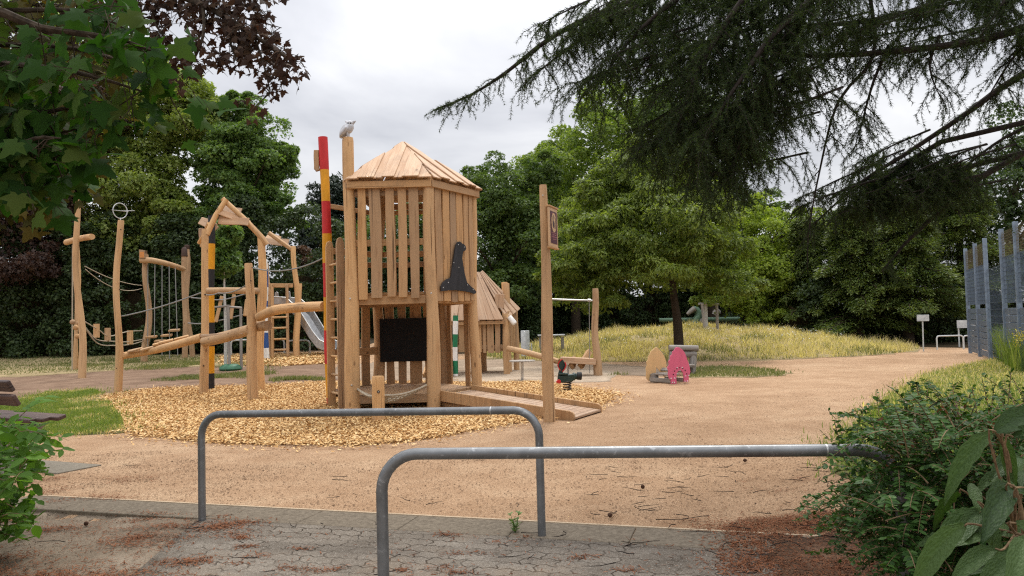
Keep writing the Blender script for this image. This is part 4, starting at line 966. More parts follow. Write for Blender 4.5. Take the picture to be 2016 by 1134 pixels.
# blue and white pole
ub = G(526, 706); uY = ub.y - .6; ub = Vector((P(525, 706, uY).x, uY, h1(P(525, 706, uY).x, uY)))
up_ = thing('striped_pole', ub, 'blue and white banded pole beside the ladder of the back platform', 'striped pole', 'striped poles')
zz = [P(522, y, uY).z for y in (510, 530, 565, 592, 604, 641, 655, 685)] + [ub.z - .1]
cs = ['white', 'blue', 'white', 'blue', 'white', 'white', 'blue', 'white']
striped(ub, (P(520, 512, uY).x, uY, zz[0]), .115, [(zz[i + 1], zz[i], M[cs[i]]) for i in range(8)], up_, bend=.05)
# suspended planks between step frame and back platform
hp = thing('hanging_plank_bridge', P(450, 620, 26), 'slanting planks hung from ropes behind the sapling stakes', 'rope bridge')
for ys in (((376, 586), (400, 588), (440, 590), (485, 578)), ((370, 636), (400, 637), (445, 628), (490, 616))):
    MB().tube([P(x, y, 27) for x, y in ys], .022, 6, sub=3).build('rope', M['wirerope'], hp)
for (x0, y0, x1, y1) in ((437, 583, 425, 634), (461, 580, 454, 628), (486, 590, 482, 622)):
    MB().plank(P(x1, y1, 26.9), P(x0, y0, 27.1), .12, .06, (.3, -1, .1)).build('plank', M['board'], hp, .01)
# ================================================================== PLAYHOUSE behind the tower
hb = G(998, 737); hY = hb.y
hse = thing('playhouse', hb, 'small raised wooden playhouse with steep board roof, behind the tower', 'playhouse')
F0 = P(868, 690, hY + .35); F0.z = 0; F1 = Vector((hb.x, hY, 0)); wv = (F1 - F0); wl = wv.length; wu = wv.normalized(); bk = Vector((-wu.y, wu.x, 0)); dp = 1.7
zfl = .72; zw = zf(690, hY, 950); zE = zf(627, hY, 950)
post('post', F1, (F1.x - .0, F1.y, zE + .1), .10, .095, M['wood'], hse, .01, 5)
post('post', F0 + bk * .1, F0 + bk * .1 + Z * (zE + .1), .10, .09, M['wood'], hse, .02, 5)
post('post', F1 + bk * .9 - wu * .12, F1 + bk * .9 - wu * .12 + Z * 2.7, .12, .10, M['wood'], hse, .02, 5)
post('post', F0 + bk * dp, F0 + bk * dp + Z * (zE + .3), .10, .09, M['wood'], hse, .02, 5)
post('post', F0 + bk * dp * .8 + wu * 1.0, F0 + bk * dp * .8 + wu * 1.0 + Z * zE, .13, .11, M['wood'], hse, .03, 5)
post('post', F1 + bk * dp, F1 + bk * dp + Z * (zE + .3), .09, .08, M['wood'], hse, .02, 5)
def hx(px): return (px - 868) / 130. * wl
for a_, b_ in ((905, 926), (929, 942), (945, 951), (953, 960.), (962, 975), (977, 988)):
    aa, bb2 = hx(a_), hx(b_)
    m = F0 + wu * (aa + bb2) / 2 - bk * .06
    MB().plank(m + Z * (zfl - .06 + rng.uniform(-.02, .02)), m + Z * (zE + .02), bb2 - aa - .015, .035, -bk, .04, 5).build('slat', M['board'], hse, .006)
MB().plank(F0 + wu * hx(903) - bk * .02 + Z * .82, F1 - wu * .1 - bk * .02 + Z * .82, .12, .04, -bk).build('rail', M['board'], hse, .006)
for s_ in (.25, .55, .85, 1.15, 1.45): MB().plank(F1 + bk * s_ * 1.0 + wu * .05 + Z * .7, F1 + bk * s_ + wu * .05 + Z * (zE + .2), .2, .035, wu, .04, 5).build('slat', M['board'], hse, .006)
mb = MB(); mb.prism([(0, 0), (wl, 0), (wl, dp), (0, dp)], F0 + Z * zfl, wu, bk, Z, .06); mb.build('floor', M['board'], hse)
def quadboards(name, e0, e1, t0, t1, N, mat, parent, th=.03):
    """boards running from eave edge e0-e1 up to top edge t0-t1, overlapping"""
    mb = MB()
    nn = (e1 - e0).cross(t0 - e0).normalized()
    if nn.z < 0: nn = -nn
    for i in range(N):
        lap = .012 * (i % 2); s0 = max(0, i / N - lap); s1 = min(1, (i + 1) / N + lap); off = nn * (.028 * (i % 2)); j = rng.uniform(-.02, .02)
        a, b, c, d = e0.lerp(e1, s0), e0.lerp(e1, s1), t0.lerp(t1, s1), t0.lerp(t1, s0); a = a + (a - d) * j; b = b + (b - c) * j
        vs = [a + off, b + off, c + off, d + off]; vs = vs + [v + nn * th for v in vs]; o = rng.uniform(0, 50, 2); ll = (d - a).length; w_ = (b - a).length
        uv = [(o[0], o[1]), (o[0] + w_, o[1]), (o[0] + w_, o[1] + ll), (o[0], o[1] + ll)]
        fs = [[3, 2, 1, 0], [4, 5, 6, 7], [0, 1, 5, 4], [1, 2, 6, 5], [2, 3, 7, 6], [3, 0, 4, 7]]
        if (vs[1] - vs[0]).cross(vs[3] - vs[0]).dot(nn) < 0: fs = [f[::-1] for f in fs]
        mb._add(vs, fs, [[uv[k % 4] for k in f] for f in fs])
    return mb.build(name, M[mat], parent, .004)
ef0 = P(866, 607, hY + .1); ef1 = P(992, 631, hY - .25); tp0 = P(905, 540, hY + .9); tp1 = P(944, 537, hY + .9)
ef0 = Vector((ef0.x, ef0.y, ef1.z)); quadboards('roof_panel', ef0, ef1, tp0, tp1, 8, 'roofwood', hse)
er1 = P(1024, 609, hY + 1.3); er0 = P(1001, 629, hY - .1)
quadboards('roof_panel', er0 + Vector((-.06, -.02, 0)), er1, tp1 + Vector((0, -.01, 0)), tp1 + Vector((.06, .25, .06)), 7, 'roofwood', hse)
ebk = F0 + bk * (dp + .3) + Z * ef0.z
quadboards('roof_panel', er1 + Vector((-.02, .02, 0)), ebk, tp1 + Vector((.04, .28, .02)), tp0 + Vector((0, .25, .02)), 7, 'roofwood', hse)
quadboards('roof_panel', ebk, ef0, tp0 + Vector((0, .24, .02)), tp0, 6, 'roofwood', hse)
MB().plank(ef0 + Z * -.05 + bk * .06, ef1 + Z * -.05 + bk * .06, .10, .05, -bk).build('eave_board', M['board'], hse, .006)
MB().plank(P(983, 607, hY + .2), P(984, 579, hY + .2), .26, .14, (.4, -1, 0)).build('chimney_block', M['roofwood'], hse, .012)
post('roof_post', P(995, 600, hY + 1.9), P(993, 557, hY + 1.9), .115, .10, M['wood'], hse, .0, 3, sink=.5)
ht = MB().lathe(P(1003, 624, hY - .05), (.55, -.3, -.75), [(0, .075), (.22, .085), (.27, .07), (.28, .02)], 16); ht.build('white_spout', M['white'], hse)
# steps on the left side of the playhouse
for k in range(4):
    c = F0 + wu * .12 - bk * (.25 + .22 * (3 - k)) + Z * (.16 + .17 * k); MB().plank(c - wu * .35, c + wu * .35, .22, .04, Z).build('step', M['board'], hse, .006)
for s_ in (-.36, .36): MB().plank(F0 + wu * (.12 + s_) - bk * 1.05 + Z * .06, F0 + wu * (.12 + s_) - bk * .05 + Z * .75, .16, .05, wu).build('stair_string', M['board'], hse, .006)
# green and white pole
gb = G(897, 741); gYp = gb.y
gp_ = thing('striped_pole', gb, 'green and white banded pole at the corner of the small playhouse', 'striped pole', 'striped poles')
zz = [P(897, y, gYp).z for y in (621, 632, 658, 683, 710, 736)] + [-.08]
striped(gb, (P(897, 621, gYp).x, gYp, zz[0]), .075, [(zz[i + 1], zz[i], M['green'] if i % 2 == 0 else M['white']) for i in range(6)], gp_, bend=.015)
# round standing disc
tb = G(1028, 750); td = thing('round_table', tb, 'thin dark round table top on a single steel stem by the playhouse', 'table')
MB().lathe(P(1028, 712, tb.y), Z, [(0, .30), (.006, .345), (.03, .345), (.036, .33)], 32).build('disc', M['greywood'], td, angle=30)
MB().tube([tb - Z * .05, P(1028, 712, tb.y) + Z * .01], .038, 12).build('stem', M['bright'], td)
# balance beam, trough, bar frame
bm = thing('slanted_balance_beam', P(1040, 696, 21.6), 'long thin log beam sloping down to the right from the playhouse', 'balance beam')
MB().tube([P(1000, 686, 22.3), P(1045, 696, 21.8), P(1100, 712, 21.2)], [.085, .085, .08], 12, wob=.02, sub=3).build('log', M['wood'], bm)
br_ = G(1178, 740); bY = br_.y
bf = thing('horizontal_bar_frame', br_, 'crooked wooden post with a steel pull-up bar reaching behind the sign post', 'exercise bar')
post('post', br_, P(1172, 570, bY), .115, .085, M['wood'], bf, .04, 7)
hb2 = P(1083, 742, bY); post('post', (hb2.x, bY, h1(hb2.x, bY)), P(1078, 572, bY), .085, .075, M['wood'], bf, .0, 5)
MB().tube([P(1080, 589, bY), P(1170, 592, bY)], .024, 10).build('bar', M['bright'], bf)
MB().tube([P(1157, 591, bY), P(1163, 591.5, bY)], .042, 10).build('collar', M['bright'], bf)
mb = MB(); rope(mb, P(1160, 593, bY), P(1161, 735, bY), 0, .009, 4); tag(mb.build('hanging_rope', M['wirerope']), 'thin rope hanging straight down from the steel bar', 'rope')
tr = thing('plank_bench', P(1138, 715, bY + .3), 'low thick wooden plank bench fixed to the crooked bar post', 'bench')
MB().plank(P(1104, 708, bY + .25), P(1174, 712, bY + .1), .16, .5, (0, -1, 0), .02, 4).build('seat', M['roofwood'], tr, .012)
for (x0, y0, x1, y1) in ((1126, 722, 1131, 706), (1143, 722, 1160, 692)): MB().plank(P(x0, y0, bY + .2), P(x1, y1, bY + .75), .16, .12, (.6, -.6, .4)).build('brace', M['board'], tr, .01)
a = P(1118, 718, bY + .3); MB().tube([(a.x, a.y, h1(a.x, a.y) - .05), a], .032, 10).build('leg', M['bright'], tr)
a = P(1172, 716, bY + .3); MB().tube([(a.x, a.y, h1(a.x, a.y) - .05), a], .06, 10).build('leg', M['wood'], tr)
# ================================================================== OTHER OBJECTS
# spring rider
sb_ = G(1117, 771); sy = sb_.y; k = sy / 1500
sr = thing('spring_rider', sb_, 'dark green spring rider with red trimmed back panel on a coil spring', 'spring rider')
def Sp(px, py, dy=0): return P(px, py, sy + dy)
pts = [Vector((sb_.x + .085 * math.cos(t), sb_.y + .085 * math.sin(t), .02 + .24 * t / (2 * math.pi * 4.5))) for t in np.linspace(0, 2 * math.pi * 4.5, 80)]
MB().tube(pts, .014, 6).build('coil_spring', M['spring'], sr)
MB().lathe(sb_, Z, [(0, .16), (.02, .16), (.024, .1)], 16).build('base_plate', M['spring'], sr)
bd = MB().prism([(-17, -5), (-12, -10), (8, -9), (14, -4), (18, 2), (14, 7), (-10, 5), (-18, 3)], Sp(1117, 743), (k, 0, 0), (0, 0, k), (0, 1, 0), .16).build('body', M['darkgreen'], sr, .02)
MB().plank(Sp(1099, 736), Sp(1118, 736), .2, .04, Z).build('seat', M['darkgreen'], sr, .01)
mb = MB()
for x, r_ in ((1121, 5), (1127, 8), (1132, 6)): mb.lathe(Sp(x, 741), (1, 0, -.05), [(0, r_ * k * .8), (.02, r_ * k), (.05, r_ * k), (.065, r_ * k * .8)], 14)
mb.build('neck_ring', M['darkgreen'], sr)
MB().lathe(Sp(1135, 740), (1, 0, -.05), [(0, .05), (.01, .085), (.10, .09), (.115, .075), (.12, .02)], 16).build('nose_drum', M['rubber'], sr)
MB().tube([Sp(1101, 752), Sp(1102, 742), Sp(1105, 728)], [.045, .05, .05], 10).build('back_column', M['darkgreen'], sr)
dm = MB().prism([(0, -12), (6, -5), (8, 1), (5, 8), (1, 13), (-3, 10), (-7, 2), (-5, -5)], Sp(1106, 720), (k, .004, 0), (0, 0, k), (0, 1, 0), .05).build('back_panel', M['darkgreen'], sr, .008)
mb = MB(); ring = [(-7.5, 2), (-4, 9), (0, 13.5), (-4, 9), ]
mb.tube([Sp(1106 + x, 720 - y, -.035) for x, y in ((1, 13), (-5, 8), (-8, 1), (-5, -6), (0, -12))], .012, 6); mb.tube([Sp(1106 + x, 720 - y, -.035) for x, y in ((6, 7), (8.5, 1), (6, -6), (1, -12))], .014, 6); mb.build('red_trim', M['red'], dm)
MB().prism([(-9, -2), (-3, -5), (1, -4), (1, 1), (-3, 4)], Sp(1103, 750, -.05), (k, 0, 0), (0, 0, k), (0, 1, 0), .12).build('foot_rest', M['red'], sr, .01)
# pink and cream panel bench
pb_ = G(1338, 755); py_ = pb_.y; k = py_ / 1500
ps = thing('panel_bench', pb_, 'toddler play bench between a pink and a cream scalloped end panel', 'play bench')
pink = [(-19, 0), (-7, 0), (-7, 12), (-6, 20), (-2, 25), (3, 26), (7, 22), (9, 14), (9, 2), (19, 2), (21, 14), (24, 22), (23, 30), (21, 38), (18, 46), (16, 53), (13, 60), (8, 66), (3, 70), (-2, 71.5), (-7, 70), (-9, 65.5), (-13.5, 63), (-14.5, 57.5), (-19, 54), (-19, 48), (-23, 44), (-22, 37.5), (-26, 32), (-24, 26), (-25, 18), (-22, 9), (-19, 9)]
yaw = Vector((.96, .28, 0)); pk = pb_.copy()
MB().prism([(x * k, y * k) for x, y in pink], pk, yaw, Z, (-.28, .96, 0), .03).build('end_panel', M['pink'], ps, .005)['label'] = 'pink scalloped end panel'
mb = MB()
for a in np.linspace(.25, 2.9, 7): mb.lathe(pk + yaw * (1 * k + 15 * k * math.cos(a)) + Z * (k * (14 + 17 * math.sin(a))) + Vector((.28, -.96, 0)) * .016, (.28, -.96, 0), [(0, .017), (.002, .017)], 10)
mb.build('hole_mark', M['maroon'], ps)
mb = MB()
for x, y in ((-16, 3), (-12, 3), (11, 4), (16, 4), (-19, 11), (-11, 11), (13, 14), (20, 15), (-5, 31), (6, 31)): mb.lathe(pk + yaw * x * k + Z * y * k + Vector((.28, -.96, 0)) * .016, (.28, -.96, 0), [(0, .014), (.006, .014), (.01, .008)], 8)
mb.build('cap_bolt', M['white'], ps)
cream_off = Vector((-.42, .62, 0))
cr = [(-22, 6), (-18, 3), (-5, 3), (0, 30), (8, 20), (20, 5), (22, 14), (22, 40), (18, 52), (12, 60), (6, 66), (2, 70), (-3, 69), (-7, 65), (-12, 62), (-14, 56), (-18, 52), (-19, 45), (-22, 42), (-21, 34), (-24, 29), (-23, 20), (-24, 12)]
MB().prism([(x * k, y * k) for x, y in cr], pk + cream_off, yaw, Z, (-.28, .96, 0), .03).build('end_panel', M['cream'], ps, .005)['label'] = 'cream scalloped end panel'
sd_ = cream_off.normalized()
for off, zz_ in ((-.12, .20), (.0, .215), (.12, .30)):
    MB().plank(pk + yaw * off + sd_ * .03 + Z * zz_, pk + yaw * off + sd_ * .72 + Z * zz_, .11, .04, Z if zz_ < .25 else (.3, -.9, .4)).build('seat_slat', M['greywood'], ps, .008)
MB().plank(pk + yaw * .2 + sd_ * .02 + Z * .07, pk + yaw * .2 + sd_ * .72 + Z * .07, .1, .05, (0, -1, 0)).build('lower_rail', M['greywood'], ps, .008)
MB().plank(pk - yaw * .2 + sd_ * .02 + Z * .07, pk - yaw * .2 + sd_ * .72 + Z * .07, .1, .05, (0, -1, 0)).build('lower_rail', M['greywood'], ps, .008)
MB().tube([pk + cream_off * .9 - yaw * .12 - Z * .05, pk + cream_off * .9 - yaw * .12 + Z * .2], .1, 12).build('leg', M['greywood'], ps)
# grey log bench
gl = G(1365, 737); gy = gl.y
lbn = thing('log_bench', gl, 'weathered grey log bench with a two-log backrest behind the pink panel', 'bench')
for y0, x0, x1 in ((685, 1317, 1374), (697, 1318, 1371)): MB().tube([P(x0, y0, gy), P((x0 + x1) / 2, y0 + .5, gy), P(x1, y0 + 1, gy)], [.085, .088, .085], 12, wob=.02).build('backrest_log', M['greywood'], lbn)
for x in (1325, 1366):
    a = P(x - 6, 737, gy - .15); a.z = h1(a.x, a.y) - .05; MB().tube([a, P(x - 2, 715, gy - .05), P(x, 684, gy + .08)], [.10, .10, .085], 12).build('leg', M['greywood'], lbn)
MB().plank(P(1318, 719, gy - .25), P(1366, 720, gy - .25), .32, .08, Z).build('seat', M['greywood'], lbn, .01)
# carved animal seesaw beyond the mound
sY2 = 43.0
ss = thing('carved_seesaw', P(1385, 640, sY2), 'long green seesaw log with a carved pale animal head beyond the grassy mound', 'seesaw')
MB().tube([P(1298, 630, sY2), P(1380, 629, sY2), P(1456, 628, sY2)], [.11, .12, .13], 12).build('beam', M['dullgreen'], ss)
cb = P(1385, 650, sY2); cb.z = h1(cb.x, cb.y) - .1; MB().tube([cb, P(1385, 632, sY2)], .2, 12).build('support', M['greywood'], ss)
hd = MB().tube([P(1366, 650, sY2 - .2), P(1370, 632, sY2 - .2), P(1376, 620, sY2 - .2), P(1371, 609, sY2 - .2), P(1364, 608, sY2 - .2)], [.25, .24, .2, .17, .13], 12, sub=3).build('neck', M['dullgreen'], ss)
MB().tube([P(1368, 607, sY2 - .3), P(1360, 613, sY2 - .3), P(1353, 619, sY2 - .3)], [.17, .14, .09], 12, sub=2).build('head', M['greywood'], ss)
MB().tube([P(1376, 633, sY2 - .2), P(1390, 634, sY2 - .2)], [.22, .2], 12).build('body', M['greywood'], ss)
MB().tube([P(1408, 620, sY2 + .1), P(1412, 610, sY2 + .1), P(1416, 618, sY2 + .1)], [.2, .17, .1], 10, sub=2).build('second_head', M['greywood'], ss)
# bin and white bench by the hedge
bp = P(1034, 669, 30); bp.z = h1(bp.x, bp.y); bn = thing('litter_bin', bp, 'small grey metal litter bin beside the dark hedge', 'bin')
zz_ = P(1034, 650, 30).z
MB().lathe(bp + Z * .12, Z, [(0, .15), (.01, .17), (zz_ - bp.z - .16, .17), (zz_ - bp.z - .13, .15)], 16).build('body', M['palemetal'], bn)
MB().tube([bp + Vector((.24, 0, 0)), bp + Vector((.24, 0, .62))], .03, 8).build('pole', M['palemetal'], bn)
bq = P(1086, 668, 31); bq.z = h1(bq.x, bq.y); wb = thing('white_bench', bq, 'pale narrow bench far off in front of the dark hedge', 'bench')
zt_ = P(1086, 660, 31).z
for d_ in (0, .2, .4): MB().plank((bq.x - .55, bq.y + d_, zt_), (bq.x + .55, bq.y + d_, zt_), .16, .05, Z).build('slat', M['palemetal'], wb, .006)
for x in (-.45, .45): MB().box((bq.x + x, bq.y + .2, (zt_ + bq.z) / 2 - .05), (.05, 0, 0), (0, .2, 0), (0, 0, (zt_ - bq.z) / 2 - .03)).build('leg', M['concrete'], wb)
# hoop rail far left behind the ladder
fb = P(475, 700, 31.5); fb.z = h1(fb.x, fb.y); hq = thing('far_hoop_rail', fb, 'low grey hoop rail far behind the ladder and striped pole', 'barrier')
def hoop(a, b, hgt, r, rad=.16, n=7):
    a = Vector(a); b = Vector(b); d = (b - a); d.z = 0; d.normalize(); A = a + Z * 0; pts = [a - Z * .1]
    ta = a.copy(); ta.z = a.z + hgt; tb = b.copy(); tb.z = b.z + hgt
    ca = ta + d * rad - Z * rad; cb_ = tb - d * rad - Z * rad
    pts.append(a + Z * hgt * .4)
    for t in np.linspace(0, math.pi / 2, n): pts.append(ca - d * rad * math.cos(t) + Z * rad * math.sin(t))
    m_ = 6
    l0 = pts[-1]; l1 = cb_ + Z * rad
    for i in range(1, m_): pts.append(l0.lerp(l1, i / m_))
    for t in np.linspace(math.pi / 2, 0, n): pts.append(cb_ + d * rad * math.cos(t) + Z * rad * math.sin(t))
    pts.append(b + Z * hgt * .4); pts.append(b - Z * .1)
    return MB().tube(pts, r, 16, cap=False)
p0 = P(455, 692, 31.5); p1 = P(560, 690, 31.5); z_ = h1(p0.x, p0.y); hoop((p0.x, p0.y, z_), (p1.x, p1.y, z_), P(455, 670, 31.5).z - z_, .035).build('hoop', M['palemetal'], hq)
p0 = P(565, 692, 31.5); p1 = P(610, 690, 31.5); hoop((p0.x, p0.y, z_), (p1.x, p1.y, z_), P(565, 671, 31.5).z - z_, .035).build('hoop', M['palemetal'], hq)
# front barriers
a, b = G(398, 1027), G(1067, 1058)
t1 = P(1060, 800, b.y).z; t0 = P(402, 808, a.y).z
rl2 = thing('hoop_barrier', (a + b) / 2, 'dull grey tubular hoop barrier set further back, ending left of centre frame', 'barrier', 'tubular hoop barriers')
def barrier(a, b, ha, hb_, root):
    d = (b - a); d.z = 0; d.normalize(); rad = .19; pts = [a - Z * .1, a + Z * .3, a + Z * .6]
    ta = a + Z * ha; tb = b + Z * hb_; up = Z
    for t in np.linspace(0, math.pi / 2, 9): pts.append(ta + d * rad * (1 - math.cos(t)) - Z * rad * (1 - math.sin(t)))
    l0 = pts[-1]; l1 = tb - d * rad
    for i in range(1, 12): pts.append(l0.lerp(l1, i / 12))
    for t in np.linspace(math.pi / 2, 0, 9): pts.append(tb - d * rad * (1 - math.cos(t)) - Z * rad * (1 - math.sin(t)))
    pts += [b + Z * .6, b + Z * .3, b - Z * .1]
    MB().tube(pts, .0302, 20, cap=False).build('tube', M['steel'], root, angle=70)
    mb = MB()
    for p, dd in ((l0.lerp(l1, .93), d),): mb.tube([p - dd * .004, p + dd * .004], .0312, 20)
    mb.build('weld_seam', M['bright'], root)
rl2['label'] = 'grey tubular barrier standing further back with both its feet visible'
barrier(a, b, t0 - a.z - .03, t1 - b.z - .03, rl2)
fa = P(755, 1134, 3.97); fa.z = 0; fb_ = P(1776, 1000, 3.72); fb_.z = 0
rl1 = thing('hoop_barrier', (fa + fb_) / 2, 'nearest grey tubular barrier, its right end buried in the shrub', 'barrier', 'tubular hoop barriers')
barrier(fa, fb_, P(790, 893, 3.97).z, P(1700, 887, 3.72).z, rl1)
# park bench at the left edge
bl_ = G(40, 936); bY_ = bl_.y + .45
bnch = thing('park_bench', (bl_.x, bY_, 0), 'brown slatted park bench half hidden by the left shrub', 'bench')
def Bp(px, py, Y): return P(px, py, Y)
ends = [((57, 829), (80, 826)), ((80, 827), (105, 824)), ((111, 824), (133, 820))]
ln = Vector((-1.75, 1.0, 0))
for (p, q) in ends:
    a_ = Bp(*p, bl_.y - .1); b_ = Bp(*q, bl_.y - .1); m_ = (a_ + b_) / 2; dr = (b_ - a_); w_ = dr.length; up = Vector((0, 0, 1)); nn_ = (ln.cross(dr)).normalized()
    if nn_.z < 0: nn_ = -nn_
    MB().plank(m_, m_ + ln, w_ * .84, .045, nn_).build('seat_slat', M['benchwood'], bnch, .012)
for (x, y0, y1) in ((22, 748, 772), (33, 776, 800)):
    a_ = Bp(x, (y0 + y1) / 2, bl_.y - .1); MB().plank(a_, a_ + ln, (y1 - y0) * bl_.y / 1500, .05, (.95, .2, .35)).build('back_slat', M['benchwood'], bnch, .012)
for t_ in (.12, .85):
    o_ = Bp(36, 935, bl_.y) + ln * t_; o_.z = 0; top = Bp(75, 836, bl_.y - .1) + ln * t_
    mb = MB(); mb.prism([(-.10, 0), (.07, 0), (.10, .12), (.16, .28), (.32, .44), (.44, top.z - .02), (-.16, top.z - .02), (-.2, .9), (-.28, 1.05), (-.33, 1.03), (-.25, .7), (-.14, .3)], Vector((o_.x, o_.y, 0)), (1, 0, 0), Z, (0, 1, 0), .09)
    mb.build('leg', M['concrete'], bnch, .012)
# ================================================================== BALL FENCE
fp = [(1904, 27.1, 490), (1923, 25.1, 480), (1943, 23.2, 470), (1976, 20.6, 452), (2005, 18.9, 437), (2048, 17.0, 425)]
FPs = [Vector(((px - CX) / FPX * Y * 1.0, Y, 0)) for px, Y, _ in fp]
ftop = 3.72
fence = thing('ball_fence', FPs[2], 'tall blue-grey steel ball court fence with mesh panels along the right edge', 'fence')
fdir = (FPs[-1] - FPs[0]).normalized(); fn = Vector((-fdir.y, fdir.x, 0))
for p in FPs:
    MB().box(p + Z * (ftop / 2 - .05), fdir * .05, fn * .058, Z * (ftop / 2 + .05)).build('post', M['fence_lit'], fence, .006)
def meshpanel(a, b, z0, z1, dv, dh, r, name, mat, parent):
    d = (b - a); L_ = d.length; d.normalize(); mb = MB()
    x = .0
    while x <= L_: mb.box(a + d * x + Z * (z0 + z1) / 2, d * r, fn * r, Z * (z1 - z0) / 2); x += dv
    z = z0
    while z <= z1 + 1e-6: mb.box((a + b) / 2 + fn * r * 2.1 + Z * z, d * L_ / 2, fn * r, Z * r * 1.6); z += dh
    return mb.build(name, mat, parent)
netm = NT('fine_brown_ball_net'); 
netmat = simple_mat('brown_ball_net', (.10, .085, .05), (.16, .135, .08), 40)
for i in range(5):
    a, b = FPs[i] + fdir * .07, FPs[i + 1] - fdir * .07
    if i == 2:
        meshpanel(a, b, .15, 2.75, .17, .2, .0035, 'mesh_panel', M['fence'], fence); continue
    for k in range(8): MB().plank(a + Z * (.16 + .19 * k), b + Z * (.16 + .19 * k), .17, .03, fn).build('lower_board', M['fence'], fence, .006)
    meshpanel(a, b, 1.72, 2.95, .11, .12, .0055, 'mesh_panel', M['fence'], fence)
    meshpanel(a, b, 2.95, 3.62, .12, .075, .0035, 'ball_net', netmat, fence)
ga = P(1991, 700, 21.6); ga.z = 0
gt = thing('court_gate', ga, 'pale grey court gate frame behind the tall ball fence', 'gate')
mb = MB(); mb.tube([ga, ga + Z * 1.45, ga + Z * 1.45 + fdir * 1.0 + fn * .1, ga + fdir * 1.0 + fn * .1], .022, 8); mb.build('frame', M['palemetal'], gt)
meshpanel(ga + Z * 0, ga + fdir * 1.0, .15, 1.4, .1, .2, .004, 'mesh', M['fence'], gt)
# white sign, info board, back rail
a = P(1818, 690, 29); a.z = 0; sg2 = thing('small_white_sign', a, 'small blank white sign on a thin pole under the dark trees at the path end', 'sign')
MB().tube([a - Z * .05, P(1816, 622, 29)], .026, 8).build('pole', M['palemetal'], sg2)
c = P(1817, 626, 28.95); MB().plank(c - Vector((.23, 0, 0)), c + Vector((.23, 0, 0)), .24, .02, (0, -1, 0)).build('panel', M['palemetal'], sg2, .004)
a = P(1902, 690, 31.5); a.z = 0; ib = thing('notice_board', a, 'wide pale notice board behind the near end of the ball fence', 'sign')
c = P(1902, 638, 31.5); MB().plank(c - Vector((.38, 0, 0)), c + Vector((.38, 0, 0)), .32, .03, (0, -1, 0)).build('panel', M['palemetal'], ib, .004)
for x in (-.3, .3): MB().tube([(c.x + x, c.y + .04, -.05), (c.x + x, c.y + .04, c.z + .1)], .03, 8).build('pole', M['palemetal'], ib)
p0 = P(1845, 685, 30); p1 = P(1897, 688, 30); p0.z = 0; p1.z = 0
br2 = thing('far_path_barrier', p0, 'pale low barrier across the path end beneath dark trees', 'barrier', 'barriers at the path end')
hoop(p0, p1, P(1870, 661, 30).z, .028, .1).build('hoop', M['palemetal'], br2)
p0 = P(1898, 688, 30.2); p1 = P(1950, 690, 30.2); p0.z = 0; p1.z = 0
br3 = thing('far_path_barrier', p0, 'pale low barrier partly hidden behind the ball fence', 'barrier', 'barriers at the path end')
hoop(p0, p1, P(1900, 661, 30.2).z, .028, .1).build('hoop', M['palemetal'], br3)
# ================================================================== VEGETATION
def rdir(n):
    return unit(rng.normal(size=(n, 3)))
def clump_leaves(c, rad, n, out, size, tmpl, up=.55, flat=.6, droop=0.0, spread=.55):
    """leaves on the outer side of one clump"""
    d = unit(rng.normal(size=(n, 3)) + out * .5 + np.array([0, 0, up * .7]))
    rr = rad * (.45 + .6 * rng.random(n) ** .5)
    pos = c + d * rr[:, None] * np.array([1, 1, flat])
    nr = unit(d * .55 + np.array([0, 0, up]) + rng.normal(0, spread, (n, 3)))
    dv = d * .7 + rng.normal(0, .5, (n, 3)) + np.array([0, 0, -droop])
    return leaves(tmpl, pos, nr, size * rng.uniform(.65, 1.3, n), dv, np.clip(rng.normal(.5, .25, n), 0, 1))
def crown_parts(blobs, nclump, per, size, tmpl, up=.55, flat=.62, droop=.15, rad=.3, inner=.12):
    """blobs: (cx,cy,cz,rx,ry,rz). returns joined leaves and clump centres"""
    tot = sum(b[3] * b[5] for b in blobs); parts = []; cents = []
    for b in blobs:
        c = np.array(b[:3]); r = np.array(b[3:6]); k = max(3, int(nclump * b[3] * b[5] / tot))
        for i in range(k):
            d = rdir(1)[0]; d[2] = abs(d[2]) * 1.15 - .35; d /= np.linalg.norm(d)
            q = rng.uniform(.55, 1.04); cc = c + d * r * q; cents.append(cc)
            cr = rad * r.mean() * rng.uniform(.6, 1.25)
            parts.append(clump_leaves(cc, cr, int(per * rng.uniform(.5, 1.5)), d, size, tmpl, up, flat, droop))
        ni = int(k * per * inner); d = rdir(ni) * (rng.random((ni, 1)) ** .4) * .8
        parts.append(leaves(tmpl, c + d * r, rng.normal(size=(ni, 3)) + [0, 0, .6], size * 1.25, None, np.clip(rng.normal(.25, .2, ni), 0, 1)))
    return join(parts), cents
